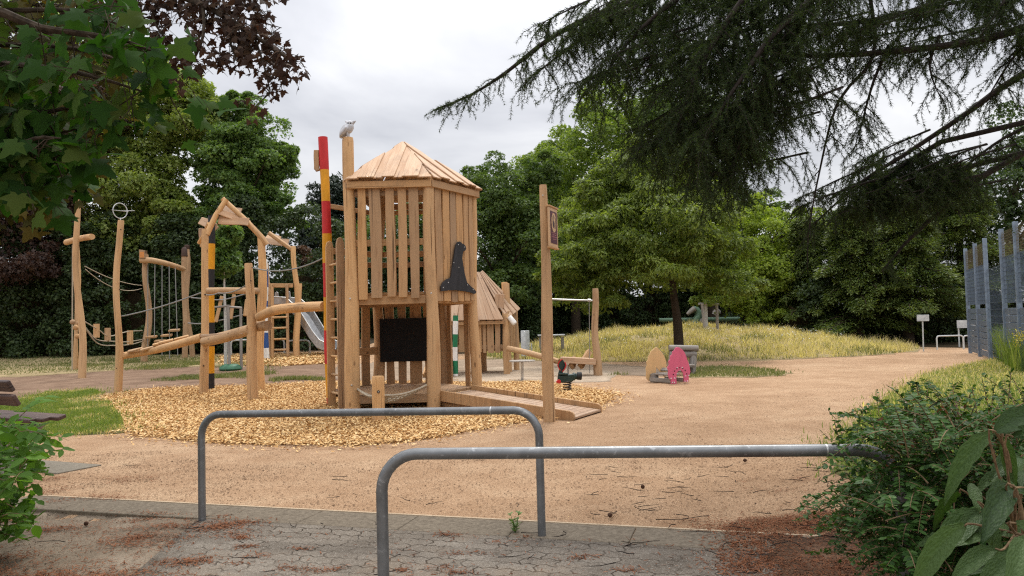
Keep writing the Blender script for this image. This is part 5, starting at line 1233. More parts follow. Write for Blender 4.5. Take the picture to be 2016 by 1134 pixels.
def tree(name, base, label, cat, mat, blobs, nclump, per, size, tmpl=T_LEAF, bark='bark', tr=.2, group=None, limbs=10, trunk_top=None, lmin=.2, **kw):
    base = Vector(base); base.z = h1(base.x, base.y)
    group = group or {'tall_green_tree': 'tall green trees behind the mound', 'linden_tree': 'linden trees at left', 'dark_maple_tree': 'dark maples behind the tower', 'dark_backdrop_tree': 'dark trees behind the path end'}.get(name)
    t = thing(name, base, label, cat, group)
    (V, F, r_), cents = crown_parts(blobs, nclump, per, size, tmpl, **kw)
    npmesh('crown', V, F, M[mat], t, r_)
    top = Vector(trunk_top) if trunk_top else Vector((blobs[0][0], blobs[0][1], blobs[0][2] + blobs[0][5] * .3))
    mb = MB(); m = base.lerp(top, .5) + Vector((rng.normal(0, .08), rng.normal(0, .08), 0))
    mb.tube([base - Z * .2, base + Z * .15, base.lerp(top, .25), m, top], [tr * 1.35, tr * 1.1, tr * .95, tr * .7, tr * .2], 10, sub=3, wob=.05)
    for i in rng.permutation(len(cents))[:limbs]:
        c = Vector(cents[i]); s = base.lerp(top, float(np.clip((c.z - base.z) / max(.1, top.z - base.z) - .25, lmin, .9))); k = s.lerp(c, .5) + Z * .15
        mb.tube([s, k, c], [tr * .42, tr * .25, tr * .06], 6, sub=2)
    mb.build('trunk', M[bark], t)
    return t
def W(px, Y): return (px - CX) / FPX * Y
def zp(py, px, Y): return EYE + (630 - .026 * (px - CX) - py) * Y / FPX
def blob(px, py, Y, rxp, ryp, dy=0, ry=None):
    """crown lobe given by where it is seen: centre pixel, distance, radii in source pixels"""
    k = Y / FPX; c = P(px, py, Y + dy); return (c.x, c.y, c.z, rxp * k, (ry or rxp * k), ryp * k)
# ---- background trees, left
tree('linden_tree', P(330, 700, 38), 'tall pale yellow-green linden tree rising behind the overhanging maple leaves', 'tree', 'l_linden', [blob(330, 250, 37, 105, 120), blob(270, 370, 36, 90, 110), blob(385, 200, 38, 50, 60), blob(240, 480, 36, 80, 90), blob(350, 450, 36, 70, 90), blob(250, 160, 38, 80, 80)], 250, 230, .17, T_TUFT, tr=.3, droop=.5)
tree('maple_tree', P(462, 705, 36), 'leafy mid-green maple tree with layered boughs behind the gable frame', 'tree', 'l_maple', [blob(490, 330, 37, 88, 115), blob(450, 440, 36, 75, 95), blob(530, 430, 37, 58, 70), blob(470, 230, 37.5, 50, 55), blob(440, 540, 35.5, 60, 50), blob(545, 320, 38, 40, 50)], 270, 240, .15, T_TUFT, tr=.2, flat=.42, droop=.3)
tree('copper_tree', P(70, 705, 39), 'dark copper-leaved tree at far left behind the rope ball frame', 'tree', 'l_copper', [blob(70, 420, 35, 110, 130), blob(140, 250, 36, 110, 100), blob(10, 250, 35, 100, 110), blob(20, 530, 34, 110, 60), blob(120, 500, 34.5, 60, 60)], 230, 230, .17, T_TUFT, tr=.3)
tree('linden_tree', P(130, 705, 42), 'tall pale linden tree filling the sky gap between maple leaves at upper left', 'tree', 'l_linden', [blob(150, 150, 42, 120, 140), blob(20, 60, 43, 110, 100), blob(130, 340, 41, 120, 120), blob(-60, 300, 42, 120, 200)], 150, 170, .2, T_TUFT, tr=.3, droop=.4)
tree('pine_tree', P(648, 700, 58), 'dark blue-green pine seen beside the red and amber post', 'tree', 'l_pine', [blob(655, 400, 58, 40, 50), blob(640, 470, 57.5, 52, 40), blob(608, 465, 58, 22, 40), blob(670, 360, 58, 18, 28), blob(690, 440, 58, 40, 60), blob(625, 530, 57, 50, 40)], 170, 110, .3, T_SPRAY, tr=.2, up=.9, flat=.5)
tree('red_brown_shrub', P(600, 705, 40), 'tall red-brown shrub left of the striped tower post', 'shrub', 'l_redbush', [blob(605, 520, 40, 36, 36), blob(585, 545, 40, 30, 30), blob(640, 520, 40, 25, 35)], 60, 120, .13, T_TUFT, tr=.08)
tree('grey_green_shrub', P(615, 705, 38.5), 'loose grey-green shrub behind the steel slide', 'shrub', 'l_greybush', [blob(612, 580, 38.5, 42, 50), blob(625, 640, 38, 40, 50), blob(575, 620, 38, 30, 50)], 90, 150, .11, T_TUFT, tr=.08)
def hedge(name, x0, x1, y, zt, dep, mat, label, n, size, kind=None, core=True, tmpl=T_TUFT):
    b = Vector(((x0 + x1) / 2, y, h1((x0 + x1) / 2, y))); t = thing(name, b, label, 'hedge', 'hedges around the playground')
    if kind: t['kind'] = kind
    cs = int((x1 - x0) * 2.2); parts = []
    for i in range(cs):
        x = rng.uniform(x0, x1); f = .92 + .3 * mnoise.noise(Vector((x * .45, y, 2))); hh_ = zt * f
        for zc in np.arange(.4, hh_, .75):
            c = np.array([x + rng.normal(0, .3), y - dep * (.5 + .2 * rng.normal()) * (1 - .3 * zc / zt), b.z + zc + rng.normal(0, .2)])
            parts.append(clump_leaves(c, rng.uniform(.4, .75), int(n / cs / max(1, hh_ / .75)), np.array([0, -1, .3]), size, tmpl, .5, .7, .4))
        c = np.array([x, y + rng.normal(0, .5), b.z + hh_]); parts.append(clump_leaves(c, .7, int(n / cs * .3), np.array([0, -.2, 1]), size, tmpl, .6, .7))
    V, F, r_ = join(parts); npmesh('foliage', V, F, M[mat], t, r_)
    if core:  # solid dark core added inside the leaves to block light
        xs = np.linspace(x0 - .5, x1 + .5, int((x1 - x0) / .6)); mb = MB(); pts = []
        for x in xs: pts.append((x, .62 * zt * (.8 + .35 * mnoise.noise(Vector((x * .45, y, 2)))) + .3 * rng.random()))
        pg = [(xs[0], -.6)] + pts + [(xs[-1], -.6)]
        mb.prism(pg, (0, y + .3, b.z), (1, 0, 0), Z, (0, 1, 0), .6); mb.build('light_block_core', M['woodfloor'], t)
    return t
hedge('leafy_hedge', -35, -8.2, 35.0, 6.2, 1.8, 'l_ivy', 'dark dense ivy-like hedge along the back of the playground at left', 115000, .14)
hedge('leafy_hedge', -9.5, 1.5, 46, 5.6, 1.6, 'l_dark', 'dark hedge seen through the tower and beside the playhouse', 40000, .17)
hedge('leafy_hedge', 0.5, 17.5, 50, 6.0, 1.8, 'l_ivy', 'dark hedge behind the grassy mound and the seesaw', 56000, .17)
hedge('leafy_hedge', 14, 36, 37, 3.4, 1.8, 'l_ivy', 'dark shaded hedge under the yews at the path end', 36000, .13)
# ---- background trees, right of the tower
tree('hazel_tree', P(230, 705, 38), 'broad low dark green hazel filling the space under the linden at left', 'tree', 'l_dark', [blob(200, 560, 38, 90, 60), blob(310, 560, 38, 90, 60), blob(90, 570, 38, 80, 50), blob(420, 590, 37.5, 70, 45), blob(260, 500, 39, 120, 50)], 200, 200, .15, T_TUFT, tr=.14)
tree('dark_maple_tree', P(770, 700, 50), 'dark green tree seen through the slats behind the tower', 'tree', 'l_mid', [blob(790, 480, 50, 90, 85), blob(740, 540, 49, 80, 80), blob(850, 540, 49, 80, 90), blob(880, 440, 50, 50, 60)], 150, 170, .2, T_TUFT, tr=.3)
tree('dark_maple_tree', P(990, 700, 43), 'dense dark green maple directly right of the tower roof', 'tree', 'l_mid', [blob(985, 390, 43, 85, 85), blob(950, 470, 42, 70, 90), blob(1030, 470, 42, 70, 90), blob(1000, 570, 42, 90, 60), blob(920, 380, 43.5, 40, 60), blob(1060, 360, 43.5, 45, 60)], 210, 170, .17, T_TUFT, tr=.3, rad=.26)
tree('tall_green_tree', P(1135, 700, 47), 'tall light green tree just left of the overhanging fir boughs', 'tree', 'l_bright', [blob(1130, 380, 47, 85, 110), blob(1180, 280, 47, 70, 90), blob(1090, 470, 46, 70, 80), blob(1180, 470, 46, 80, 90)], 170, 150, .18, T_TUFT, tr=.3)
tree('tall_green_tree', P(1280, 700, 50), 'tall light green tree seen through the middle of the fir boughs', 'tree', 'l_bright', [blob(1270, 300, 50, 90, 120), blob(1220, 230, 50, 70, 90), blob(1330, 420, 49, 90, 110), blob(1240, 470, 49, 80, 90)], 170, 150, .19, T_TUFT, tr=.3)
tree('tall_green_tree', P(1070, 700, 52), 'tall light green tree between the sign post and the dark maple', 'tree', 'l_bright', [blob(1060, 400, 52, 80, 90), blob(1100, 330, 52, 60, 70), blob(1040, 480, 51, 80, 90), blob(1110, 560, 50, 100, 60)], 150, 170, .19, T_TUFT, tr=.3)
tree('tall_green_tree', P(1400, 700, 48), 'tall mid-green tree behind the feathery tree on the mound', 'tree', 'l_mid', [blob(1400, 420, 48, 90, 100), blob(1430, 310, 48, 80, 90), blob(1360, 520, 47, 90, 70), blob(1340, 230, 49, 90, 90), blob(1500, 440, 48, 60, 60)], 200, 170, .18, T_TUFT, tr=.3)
# feathery tree on the mound
ft = G(1337, 706); 
tree('feathery_tree', ft, 'spreading feathery-leaved tree with dark straight trunk on the front of the mound', 'tree', 'l_locust',
     [blob(1290, 470, ft.y, 150, 100, 0, 2.6), blob(1170, 520, ft.y, 90, 80, -.3), blob(1400, 490, ft.y, 85, 90, .3), blob(1300, 390, ft.y, 110, 60, .2, 2), blob(1210, 430, ft.y + .6, 100, 70), blob(1120, 540, ft.y - .4, 60, 65), blob(1290, 540, ft.y - .6, 130, 50), blob(1160, 590, ft.y - .4, 70, 40), blob(1430, 560, ft.y, 70, 50), blob(1280, 335, ft.y + .5, 95, 60), blob(1190, 380, ft.y + .5, 70, 50), blob(1370, 400, ft.y + .4, 80, 60)], 540, 160, .14, T_SPRAY, tr=.165, trunk_top=P(1322, 400, ft.y), limbs=14, lmin=.55, rad=.25, flat=.45, droop=.8)
tree('sunlit_maple_tree', P(1490, 700, 39), 'bright yellow-green maple right of the feathery tree', 'tree', 'l_lime', [blob(1490, 520, 39, 70, 90), blob(1540, 560, 38.5, 60, 70), blob(1440, 580, 39, 60, 60), blob(1510, 440, 39.5, 60, 50), blob(1580, 470, 40, 50, 60), blob(1500, 620, 38.5, 60, 40)], 150, 170, .14, T_TUFT, tr=.2, droop=.4)
# yews: drooping boughs
def yew(px, Y, top, wpx, label, per=1.0, low=650):
    b = P(px, 690, Y); b.z = h1(b.x, b.y); t = thing('yew_tree', b, label, 'tree', 'yews along the back path'); k = Y / FPX; parts = []
    zt = zp(top, px, Y); z0 = zp(low, px, Y); mb = MB(); nb = int(95 * per)
    mb.tube([b - Z * .2, b + Z * zt * .5, Vector((b.x, b.y, zt))], [.26, .18, .03], 8, sub=2)
    for i in range(nb):
        f = rng.random() ** .8; zz_ = z0 + (zt - z0) * f; L_ = wpx * k * (1.05 - .8 * f) * rng.uniform(.55, 1.1); a = rng.uniform(0, 6.28)
        d = Vector((math.cos(a), math.sin(a), 0)); p0 = Vector((b.x, b.y, zz_ + .25)); pts = [p0, p0 + d * L_ * .5 + Z * .12, p0 + d * L_ * .85 - Z * .1, p0 + d * L_ - Z * .45]
        mb.tube(pts, [.04, .03, .02, .008], 5)
        n = int(520 * (.4 + L_ / (wpx * k)))
        tt = rng.random(n) ** .6; base = np.array([list(p0 + d * L_ * x + Z * (.12 * math.sin(x * 3) - .45 * x ** 3)) for x in tt])
        sp_ = rng.normal(0, 1, (n, 3)) * np.array([.34, .34, .10]) * (.5 + .6 * L_ / (wpx * k)) * (1.15 - tt)[:, None] * 1.4
        sp_[:, 2] -= np.abs(sp_[:, 0] + sp_[:, 1]) * .35
        out = np.array(d)[None] * .8 + unit(sp_) * .8 + np.array([0, 0, -.45])
        parts.append(leaves(T_SPRAY, base + sp_, np.array([0, 0, 1]) + rng.normal(0, .35, (n, 3)), rng.uniform(.09, .21, n), out, np.clip(rng.normal(.3 + .35 * tt, .2), 0, 1)))  # tone climbs along each bough: lit tips put into the leaf colour
    V, F, r_ = join(parts); npmesh('crown', V, F, M['l_yew'], t, r_); mb.build('trunk', M['bark'], t)
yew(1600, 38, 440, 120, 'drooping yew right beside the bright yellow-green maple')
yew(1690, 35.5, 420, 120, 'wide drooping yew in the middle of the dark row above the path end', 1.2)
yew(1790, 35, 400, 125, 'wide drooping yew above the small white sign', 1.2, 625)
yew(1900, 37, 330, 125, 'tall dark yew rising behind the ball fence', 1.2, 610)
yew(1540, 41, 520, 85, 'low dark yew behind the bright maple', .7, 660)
tree('dark_backdrop_tree', P(1990, 700, 44), 'tall dark tree behind the ball fence at the right edge', 'tree', 'l_dark', [blob(1990, 400, 44, 90, 110), blob(2060, 300, 45, 90, 120), blob(1930, 450, 43, 60, 80), blob(2080, 520, 43, 90, 90)], 130, 150, .2, T_TUFT, tr=.3)
tree('dark_backdrop_tree', P(1680, 700, 52), 'dark tree filling the gap behind the yews', 'tree', 'l_dark', [blob(1680, 480, 52, 110, 70), blob(1800, 440, 52, 100, 80), blob(1600, 480, 53, 80, 60)], 110, 150, .22, T_TUFT, tr=.3)
# saplings with stakes
def sapling(base, tx, ty, Y, stakes, bar_y, label, blobs, lmat, bag=None, wht=.06):
    t = thing('staked_sapling', base, label, 'sapling', 'staked saplings')
    mb = MB(); top = P(tx, ty, Y); mb.tube([base - Z * .1, base.lerp(top, .5) + Vector((.02, 0, 0)), top], [wht, wht * .85, wht * .6], 8, sub=3)
    mb.tube([top, top + Z * .5, P(tx, blobs[0][1] - 20, Y)], [wht * .6, wht * .4, .01], 6); mb.build('trunk', M['palebark'], t)
    for (x0, y0, x1, y1, dy) in stakes:
        a = P(x1, y1, Y + dy); a.z = h1(a.x, a.y) - .1; MB().tube([a, P(x0, y0, Y + dy)], [wht * .8, wht * .75], 8).build('stake', M['greywood'], t)
    for (x0, y0, d0, x1, y1, d1) in bar_y: MB().tube([P(x0, y0, Y + d0), P(x1, y1, Y + d1)], wht * .6, 8).build('crossbar', M['greywood'], t)
    (V, F, r_), _ = crown_parts([blob(*b) for b in blobs], 46, 70, .13, T_TUFT, rad=.4); npmesh('crown', V, F, M[lmat], t, r_)
    if bag is not None: MB().lathe(bag - Z * .02, Z, [(0, .32), (.05, .36), (.12, .33), (.2, .2)], 16).build('watering_bag', M['bag'], t)
sb1 = G(444, 728)
sapling(sb1, 442, 575, sb1.y, [(449, 600, 452, 728, -.5), (474, 604, 475, 722, -.3), (418, 606, 420, 716, .8)], [(414, 606, .8, 451, 602, -.5), (449, 604, -.5, 476, 606, -.3)], 'pale limewashed sapling tied to three stakes, with a green watering bag at its foot', [(440, 520, sb1.y, 26, 40), (448, 470, sb1.y, 20, 36)], 'l_maple', sb1 + Vector((.3, -.35, .02)), .062)
sb2 = P(1391, 668, 33.5); sb2.z = h1(sb2.x, sb2.y)
sapling(sb2, 1388, 580, 33.5, [(1382, 598, 1389, 668, -.6), (1411, 600, 1413, 660, .3)], [(1376, 598, -.6, 1414, 599, .3)], 'pale young tree held by two stakes on top of the grassy mound', [(1390, 560, 33.5, 26, 28), (1400, 590, 33.5, 30, 14)], 'l_bright', None, .085)
# weeds under the sapling and along the meadow edge
fl = sample([(0, 26), (18, 28), (18, 33), (0, 33)], 1400); fl = fl[(H(fl[:, 0], fl[:, 1]) > .35)]
flz = np.stack([fl[:, 0], fl[:, 1], H(fl[:, 0], fl[:, 1]) + rng.uniform(.15, .4, len(fl))], 1)
V, F, r_ = leaves(T_OVAL, flz, rng.normal(0, .5, (len(fl), 3)) + [0, 0, 1], rng.uniform(.03, .06, len(fl))); tag(npmesh('meadow_flowers', V, F, M['palemetal'], None, r_), kind='stuff')
# ---- overhanging maples, left
def hang_leaves(branches, n, size, mat, tmpl, bl, spread=.35, twig=.25, drop=.4):
    """branches: polylines of Vectors; leaves on short twigs off them. returns leaf mesh arrays + twig MB"""
    mb = MB(); P_, N_, D_ = [], [], []
    tot = sum(sum((b[i + 1] - b[i]).length for i in range(len(b) - 1)) for b, _ in branches)
    for b, r0 in branches:
        Ls = [(b[i + 1] - b[i]).length for i in range(len(b) - 1)]; L_ = sum(Ls)
        mb.tube(b, [r0 * (1 - .8 * i / (len(b) - 1)) for i in range(len(b))], 8, sub=3, wob=.06)
        k = int(n * L_ / tot / 5)
        for j in range(k):
            s = rng.random() ** .8 * L_; i = 0
            while i < len(Ls) - 1 and s > Ls[i]: s -= Ls[i]; i += 1
            p = b[i].lerp(b[i + 1], min(1, s / Ls[i])); d = Vector(rdir(1)[0]); d = (d + Vector((0, 0, -.35 * drop))).normalized(); l = twig * rng.uniform(.5, 1.7)
            e = p + d * l - Z * l * .25; mb.tube([p, p.lerp(e, .5) + Z * .02, e], [.0035 * bl, .0028 * bl, .0016 * bl], 4, cap=False)
            for q in range(5):
                t_ = rng.uniform(.35, 1); o = Vector(rdir(1)[0]) * size * .55; w = p.lerp(e, t_) + o - Z * size * .25 * drop
                mb.tube([p.lerp(e, t_), w], .0012 * bl, 3, cap=False)
                P_.append(w); N_.append((rng.normal(0, spread), -.75 + rng.normal(0, spread), .42)); D_.append((o.x + d.x * .4 * size, o.y + d.y * .4 * size, -size * (.25 + .5 * rng.random())))
    N = len(P_)
    return leaves(tmpl, np.array(P_), np.array(N_) + rng.normal(0, .25, (N, 3)), size * rng.uniform(.55, 1.25, N), np.array(D_)), mb
def pl(*pts): return [P(*p) for p in pts]
nt = thing('overhanging_maple', (-6.2, 4.2, 0), 'near green maple whose large leaves hang into the upper left corner', 'tree')
br1 = [(pl((-420, 60, 4.4), (-60, 20, 3.6), (80, 55, 3.5), (220, 75, 3.5), (300, 100, 3.5)), .03), (pl((-300, 100, 4.0), (60, 130, 3.6), (180, 150, 3.5), (280, 180, 3.6)), .02), (pl((-300, 210, 4.0), (0, 230, 3.8), (120, 215, 3.7), (200, 200, 3.6)), .02),
       (pl((-300, 300, 4.0), (0, 290, 3.6), (70, 272, 3.5), (120, 272, 3.5)), .018), (pl((-300, 30, 3.6), (60, 20, 3.9), (180, 25, 3.9), (250, 60, 4.0)), .018), (pl((-200, 320, 4.4), (20, 315, 3.9), (110, 310, 3.8)), .015), (pl((-200, 90, 4.2), (100, 90, 3.8), (240, 120, 3.7), (325, 140, 3.7)), .018), (pl((-200, 260, 4.2), (60, 262, 3.8), (120, 262, 3.7), (170, 245, 3.7)), .016)]
(V, F, r_), mb = hang_leaves(br1, 900, .128, 'l_near', T_MAPLE, 1.0, .4, .2)
npmesh('leaves', V, F, M['l_near'], nt, r_); 
mb.tube([Vector((-6.2, 4.2, -.2)), Vector((-6.1, 4.2, 2)), Vector((-6.0, 4.3, 4)), Vector((-5.9, 4.3, 6.5))], [.24, .19, .16, .08], 12, sub=3, wob=.04)
for b, r0 in br1: mb.tube([Vector((-6.05, 4.25, min(3.6, b[0].z + .1))), b[0]], [r0 * 1.6, r0], 8)
mb.build('branches', M['bark'], nt)
ot = thing('overhanging_maple', (-9.5, 8.0, 0), 'bronze-olive maple boughs hanging behind the large green leaves at left', 'tree')
br2 = [(pl((-300, 310, 7.0), (0, 330, 6.6), (80, 335, 6.4), (135, 340, 6.3)), .03), (pl((-300, 250, 7), (40, 280, 7), (110, 285, 6.8), (170, 275, 6.6)), .03), (pl((-200, 150, 7.4), (60, 180, 7.2), (150, 210, 7.0), (210, 230, 6.9)), .03), (pl((-200, 60, 7.4), (80, 60, 7.2), (160, 100, 7.0), (200, 120, 6.9)), .03),
       (pl((-300, 370, 6.8), (-20, 360, 6.5), (70, 365, 6.4)), .025), (pl((-200, 0, 7.4), (100, 10, 7.2), (200, 10, 7.0)), .03), (pl((-100, 270, 6.8), (60, 250, 6.8), (160, 260, 6.7)), .02)]
(V, F, r_), mb = hang_leaves(br2, 2200, .13, 'l_olive', T_MAPLE, 1.4, .45, .32)
npmesh('leaves', V, F, M['l_olive'], ot, r_)
mb.tube([Vector((-9.5, 8, -.2)), Vector((-9.4, 8, 3)), Vector((-9.2, 8.1, 7))], [.3, .24, .14], 12, sub=3, wob=.04)
for b, r0 in br2: mb.tube([Vector((-9.4, 8.0, min(5.5, b[0].z + .2))), b[0]], [r0 * 1.6, r0], 8)
mb.build('branches', M['bark'], ot)
put = thing('purple_maple', (-7.5, 11.5, 0), 'purple-leaved maple bough reaching across the sky above the climbing frame', 'tree')
br3 = [(pl((-100, -260, 11), (200, -90, 10), (330, -20, 9.6), (420, 20, 9.4), (500, 70, 9.2), (560, 110, 9.0), (582, 128, 9.0)), .06), (pl((330, -20, 9.6), (430, -20, 9.6), (520, 0, 9.5), (560, -20, 9.5)), .03), (pl((400, 10, 9.4), (400, 70, 9.2), (380, 120, 9.2), (360, 145, 9.2)), .025),
       (pl((450, 40, 9.3), (455, 90, 9.2), (470, 125, 9.1)), .02), (pl((500, 70, 9.2), (520, 130, 9.1), (530, 175, 9.1), (530, 192, 9.1)), .016), (pl((330, -20, 9.6), (300, 30, 9.6), (330, 80, 9.6), (370, 120, 9.5)), .025), (pl((420, 20, 9.4), (500, 40, 9.6), (555, 55, 9.7)), .02), (pl((200, -60, 9.8), (240, 0, 9.6), (300, 10, 9.6)), .025), (pl((-50, -120, 11), (60, -40, 10.5), (150, -20, 10.2)), .03)]
(V, F, r_), mb = hang_leaves(br3, 1700, .115, 'l_purple', T_MAPLE, 1.7, .5, .24)
npmesh('leaves', V, F, M['l_purple'], put, r_)
mb.tube([Vector((-9.8, 11.5, -.2)), Vector((-9.7, 11.4, 4)), br3[0][0][0]], [.32, .25, .1], 12, sub=3, wob=.04); mb.build('branches', M['bark'], put)
# ---- overhanging fir, upper right
fir = thing('overhanging_fir', (9.2, 9.2, 0), 'dark fir with long drooping needle boughs filling the upper right', 'tree')
FB = [ # polyline px, radius, hanging density, twig length, spread length
    (pl((2300, -30, 9), (2016, 55, 8.3), (1900, 85, 8.2), (1700, 106, 8.1), (1560, 108, 8.2), (1440, 92, 8.4), (1300, 70, 8.6)), .055, 1.0, .5, .75),
    (pl((2200, -160, 9), (2000, -60, 8.6), (1800, 20, 8.4), (1650, 48, 8.3), (1500, 52, 8.4), (1400, 85, 8.5), (1250, 120, 8.6), (1130, 165, 8.7)), .04, 1.2, .55, .7),
    (pl((1900, -260, 9), (1500, -80, 8.4), (1250, 0, 8.2), (1100, 65, 8.2), (1000, 140, 8.3), (930, 185, 8.4), (862, 214, 8.5)), .045, 1.45, .34, .34),
    (pl((1800, -240, 8.5), (1450, -60, 7.8), (1330, 0, 7.6), (1240, 80, 7.6), (1190, 150, 7.7)), .04, 1.5, .55, .6),
    (pl((1700, -200, 8), (1500, -40, 7.4), (1420, 60, 7.2), (1360, 170, 7.2), (1330, 270, 7.3)), .04, 1.7, .6, .65),
    (pl((1750, -160, 8), (1600, 0, 7.4), (1520, 120, 7.2), (1480, 220, 7.2), (1440, 330, 7.3)), .04, 1.7, .6, .65),
    (pl((1800, -160, 7.6), (1560, 30, 7.0), (1470, 140, 6.9), (1400, 250, 6.9), (1370, 320, 7.0)), .035, 1.5, .6, .6),
    (pl((1500, -120, 8.2), (1350, -30, 8.0), (1200, 40, 7.9), (1100, 110, 7.9), (1050, 150, 8.0)), .03, 1.3, .42, .5),
    (pl((2250, 30, 10), (2016, 145, 9.3), (1900, 225, 9.1), (1780, 305, 9.0), (1690, 362, 9.0), (1604, 440, 9.0)), .05, .8, .34, .4),
    (pl((2250, 170, 10), (2016, 300, 9.3), (1890, 375, 9.2), (1840, 425, 9.2), (1780, 482, 9.2), (1737, 535, 9.2)), .05, .45, .28, .3),
    (pl((2200, 180, 9.6), (2016, 252, 9.2), (1935, 300, 9.2), (1880, 350, 9.2)), .03, .7, .3, .35),
    (pl((1714, 0, 8.2), (1720, 110, 8.1), (1650, 200, 8.1), (1615, 330, 8.1), (1592, 455, 8.1), (1590, 520, 8.1)), .022, .55, .3, .3),
    (pl((2150, -120, 8), (2000, -20, 7.8), (1960, 30, 7.8), (1930, 70, 7.8)), .03, 1.2, .5, .6),
    (pl((2200, -80, 8.6), (2060, 40, 8.4), (1990, 120, 8.3), (1940, 200, 8.3)), .025, .9, .4, .5),
    (pl((1850, 280, 9.2), (1800, 310, 9.1), (1750, 345, 9.0), (1700, 390, 9.0)), .03, 3.2, .4, .5),
    (pl((1900, 330, 9.3), (1850, 350, 9.2), (1790, 370, 9.1)), .03, 3.0, .36, .45),
    (pl((1750, 90, 8.2), (1720, 160, 8.2), (1700, 230, 8.2), (1680, 300, 8.2)), .02, 1.3, .4, .4),
    (pl((1850, 70, 8.2), (1830, 130, 8.2), (1850, 190, 8.2)), .018, 1.1, .34, .4)]
def fillers(poly, n, y0, y1, den, tl, sl, dx, dy):
    for c in sample(poly, n):
        Y = rng.uniform(y0, y1); px, py = c; ax_, ay_ = dx * rng.uniform(.5, 1.2), dy * rng.uniform(.5, 1.2)
        FB.append((pl((px + ax_, py - ay_, Y + .3), (px + ax_ * .4, py - ay_ * .5, Y + .1), (px, py - ay_ * .1, Y), (px - ax_ * .35, py + ay_ * .25, Y - .1)), .014, den, tl, sl))
fillers([(1060, -30), (1090, 70), (1200, 170), (1280, 250), (1330, 330), (1440, 370), (1490, 280), (1550, 170), (1600, -40)], 38, 7.0, 9.6, 1.2, .30, .55, 150, 60)
fillers([(1300, 150), (1290, 300), (1400, 390), (1470, 370), (1520, 230), (1480, 120)], 13, 7.4, 9.6, 1.25, .32, .5, 110, 70)
fillers([(1560, -30), (2040, -30), (2040, 90), (1900, 90), (1600, 130)], 14, 7.6, 9.8, .75, .28, .45, 170, 40)
fillers([(1600, 370), (1680, 320), (1780, 300), (1880, 330), (1890, 390), (1750, 420), (1640, 430)], 20, 8.6, 9.6, 1.25, .26, .42, 120, 55)
bm_ = MB(); Q0, Q1 = [], []       # twig segments carrying needles
def along(b, s):
    Ls = [(b[i + 1] - b[i]).length for i in range(len(b) - 1)]; s *= sum(Ls); i = 0
    while i < len(Ls) - 1 and s > Ls[i]: s -= Ls[i]; i += 1
    return b[i].lerp(b[i + 1], min(1, s / Ls[i])), (b[i + 1] - b[i]).normalized()
for b, r0, den, tl, sl in FB:
    n_ = len(b); bm_.tube(b, [r0 * (1 - .82 * i / (n_ - 1)) for i in range(n_)], 8, sub=3, wob=.08)
    L_ = sum((b[i + 1] - b[i]).length for i in range(n_ - 1)); ns = int(L_ * den * 13)
    for j in range(ns):
        s = rng.random() ** .75; p, d = along(b, s)
        a = rng.uniform(0, 6.28); side = Vector((math.cos(a), math.sin(a), rng.uniform(-.35, .12))); dd = (side + d * .7).normalized(); l = sl * rng.uniform(.3, 1.15) * (1.1 - .5 * s)
        pts = [p, p + dd * l * .5 - Z * l * .06, p + dd * l - Z * l * .4]
        bm_.tube(pts, [.006, .004, .002], 4, cap=False)
        for i in range(2):
            for q in range(3):
                Q0.append(pts[i].lerp(pts[i + 1], q / 3)); Q1.append(pts[i].lerp(pts[i + 1], (q + 1) / 3))
        nt_ = max(2, int(l / .07))
        for q in range(nt_):
            t_ = (q + rng.random()) / nt_; p2 = pts[0].lerp(pts[1], t_ * 2) if t_ < .5 else pts[1].lerp(pts[2], t_ * 2 - 1)
            sg2 = rng.choice([-1, 1]); lat = dd.cross(Z).normalized() * sg2; h_ = (Vector((rng.normal(0, .35), rng.normal(0, .35), -1)) if rng.random() < .42 else lat * 1.0 + dd * .6 + Vector((rng.normal(0, .2), rng.normal(0, .2), rng.normal(-.45, .3)))).normalized(); ll = tl * rng.uniform(.25, 1.05)
            e1 = p2 + (h_ + dd * .45).normalized() * ll * .45; e2 = e1 + (h_ + Vector((rng.normal(0, .12), rng.normal(0, .12), -.4))).normalized() * ll * .55
            bm_.tube([p2, e1, e2], [.0028, .002, .001], 3, cap=False)
            Q0 += [p2, e1]; Q1 += [e1, e2]
Q0 = np.array(Q0); Q1 = np.array(Q1); SL = np.linalg.norm(Q1 - Q0, axis=1)
cnt = np.maximum(1, (SL * 230).astype(int)); idx = np.repeat(np.arange(len(Q0)), cnt); n = len(idx)
t_ = rng.random(n)[:, None]; pos = Q0[idx] * (1 - t_) + Q1[idx] * t_; ax = unit(Q1[idx] - Q0[idx]); rd_ = rng.normal(size=(n, 3)); rd_ = unit(rd_ - ax * np.sum(rd_ * ax, 1, keepdims=True))
nd = unit(ax * .75 + rd_); ln_ = rng.uniform(.026, .050, n)[:, None]; sd2 = unit(np.cross(nd, rng.normal(size=(n, 3)))) * .0030
V = np.stack([pos - sd2, pos + sd2, pos + nd * ln_], 1).reshape(-1, 3); F = np.arange(n * 3).reshape(-1, 3)
npmesh('needles', V, F, M['l_fir'], fir, np.repeat(rng.random(n), 3))
for b, r0, *_ in FB[:18]:
    if b[0].x > 5 or b[0].z > 5: bm_.tube([Vector((9.1, 9.2, b[0].z + .8 if b[0].z < 7 else 7.2)), b[0]], [r0 * 1.5, r0], 8)
bm_.tube([Vector((9.2, 9.2, -.3)), Vector((9.2, 9.2, 3)), Vector((9.1, 9.2, 9))], [.36, .30, .2], 14, sub=3, wob=.05)
bm_.build('branches', M['firbark'], fir)
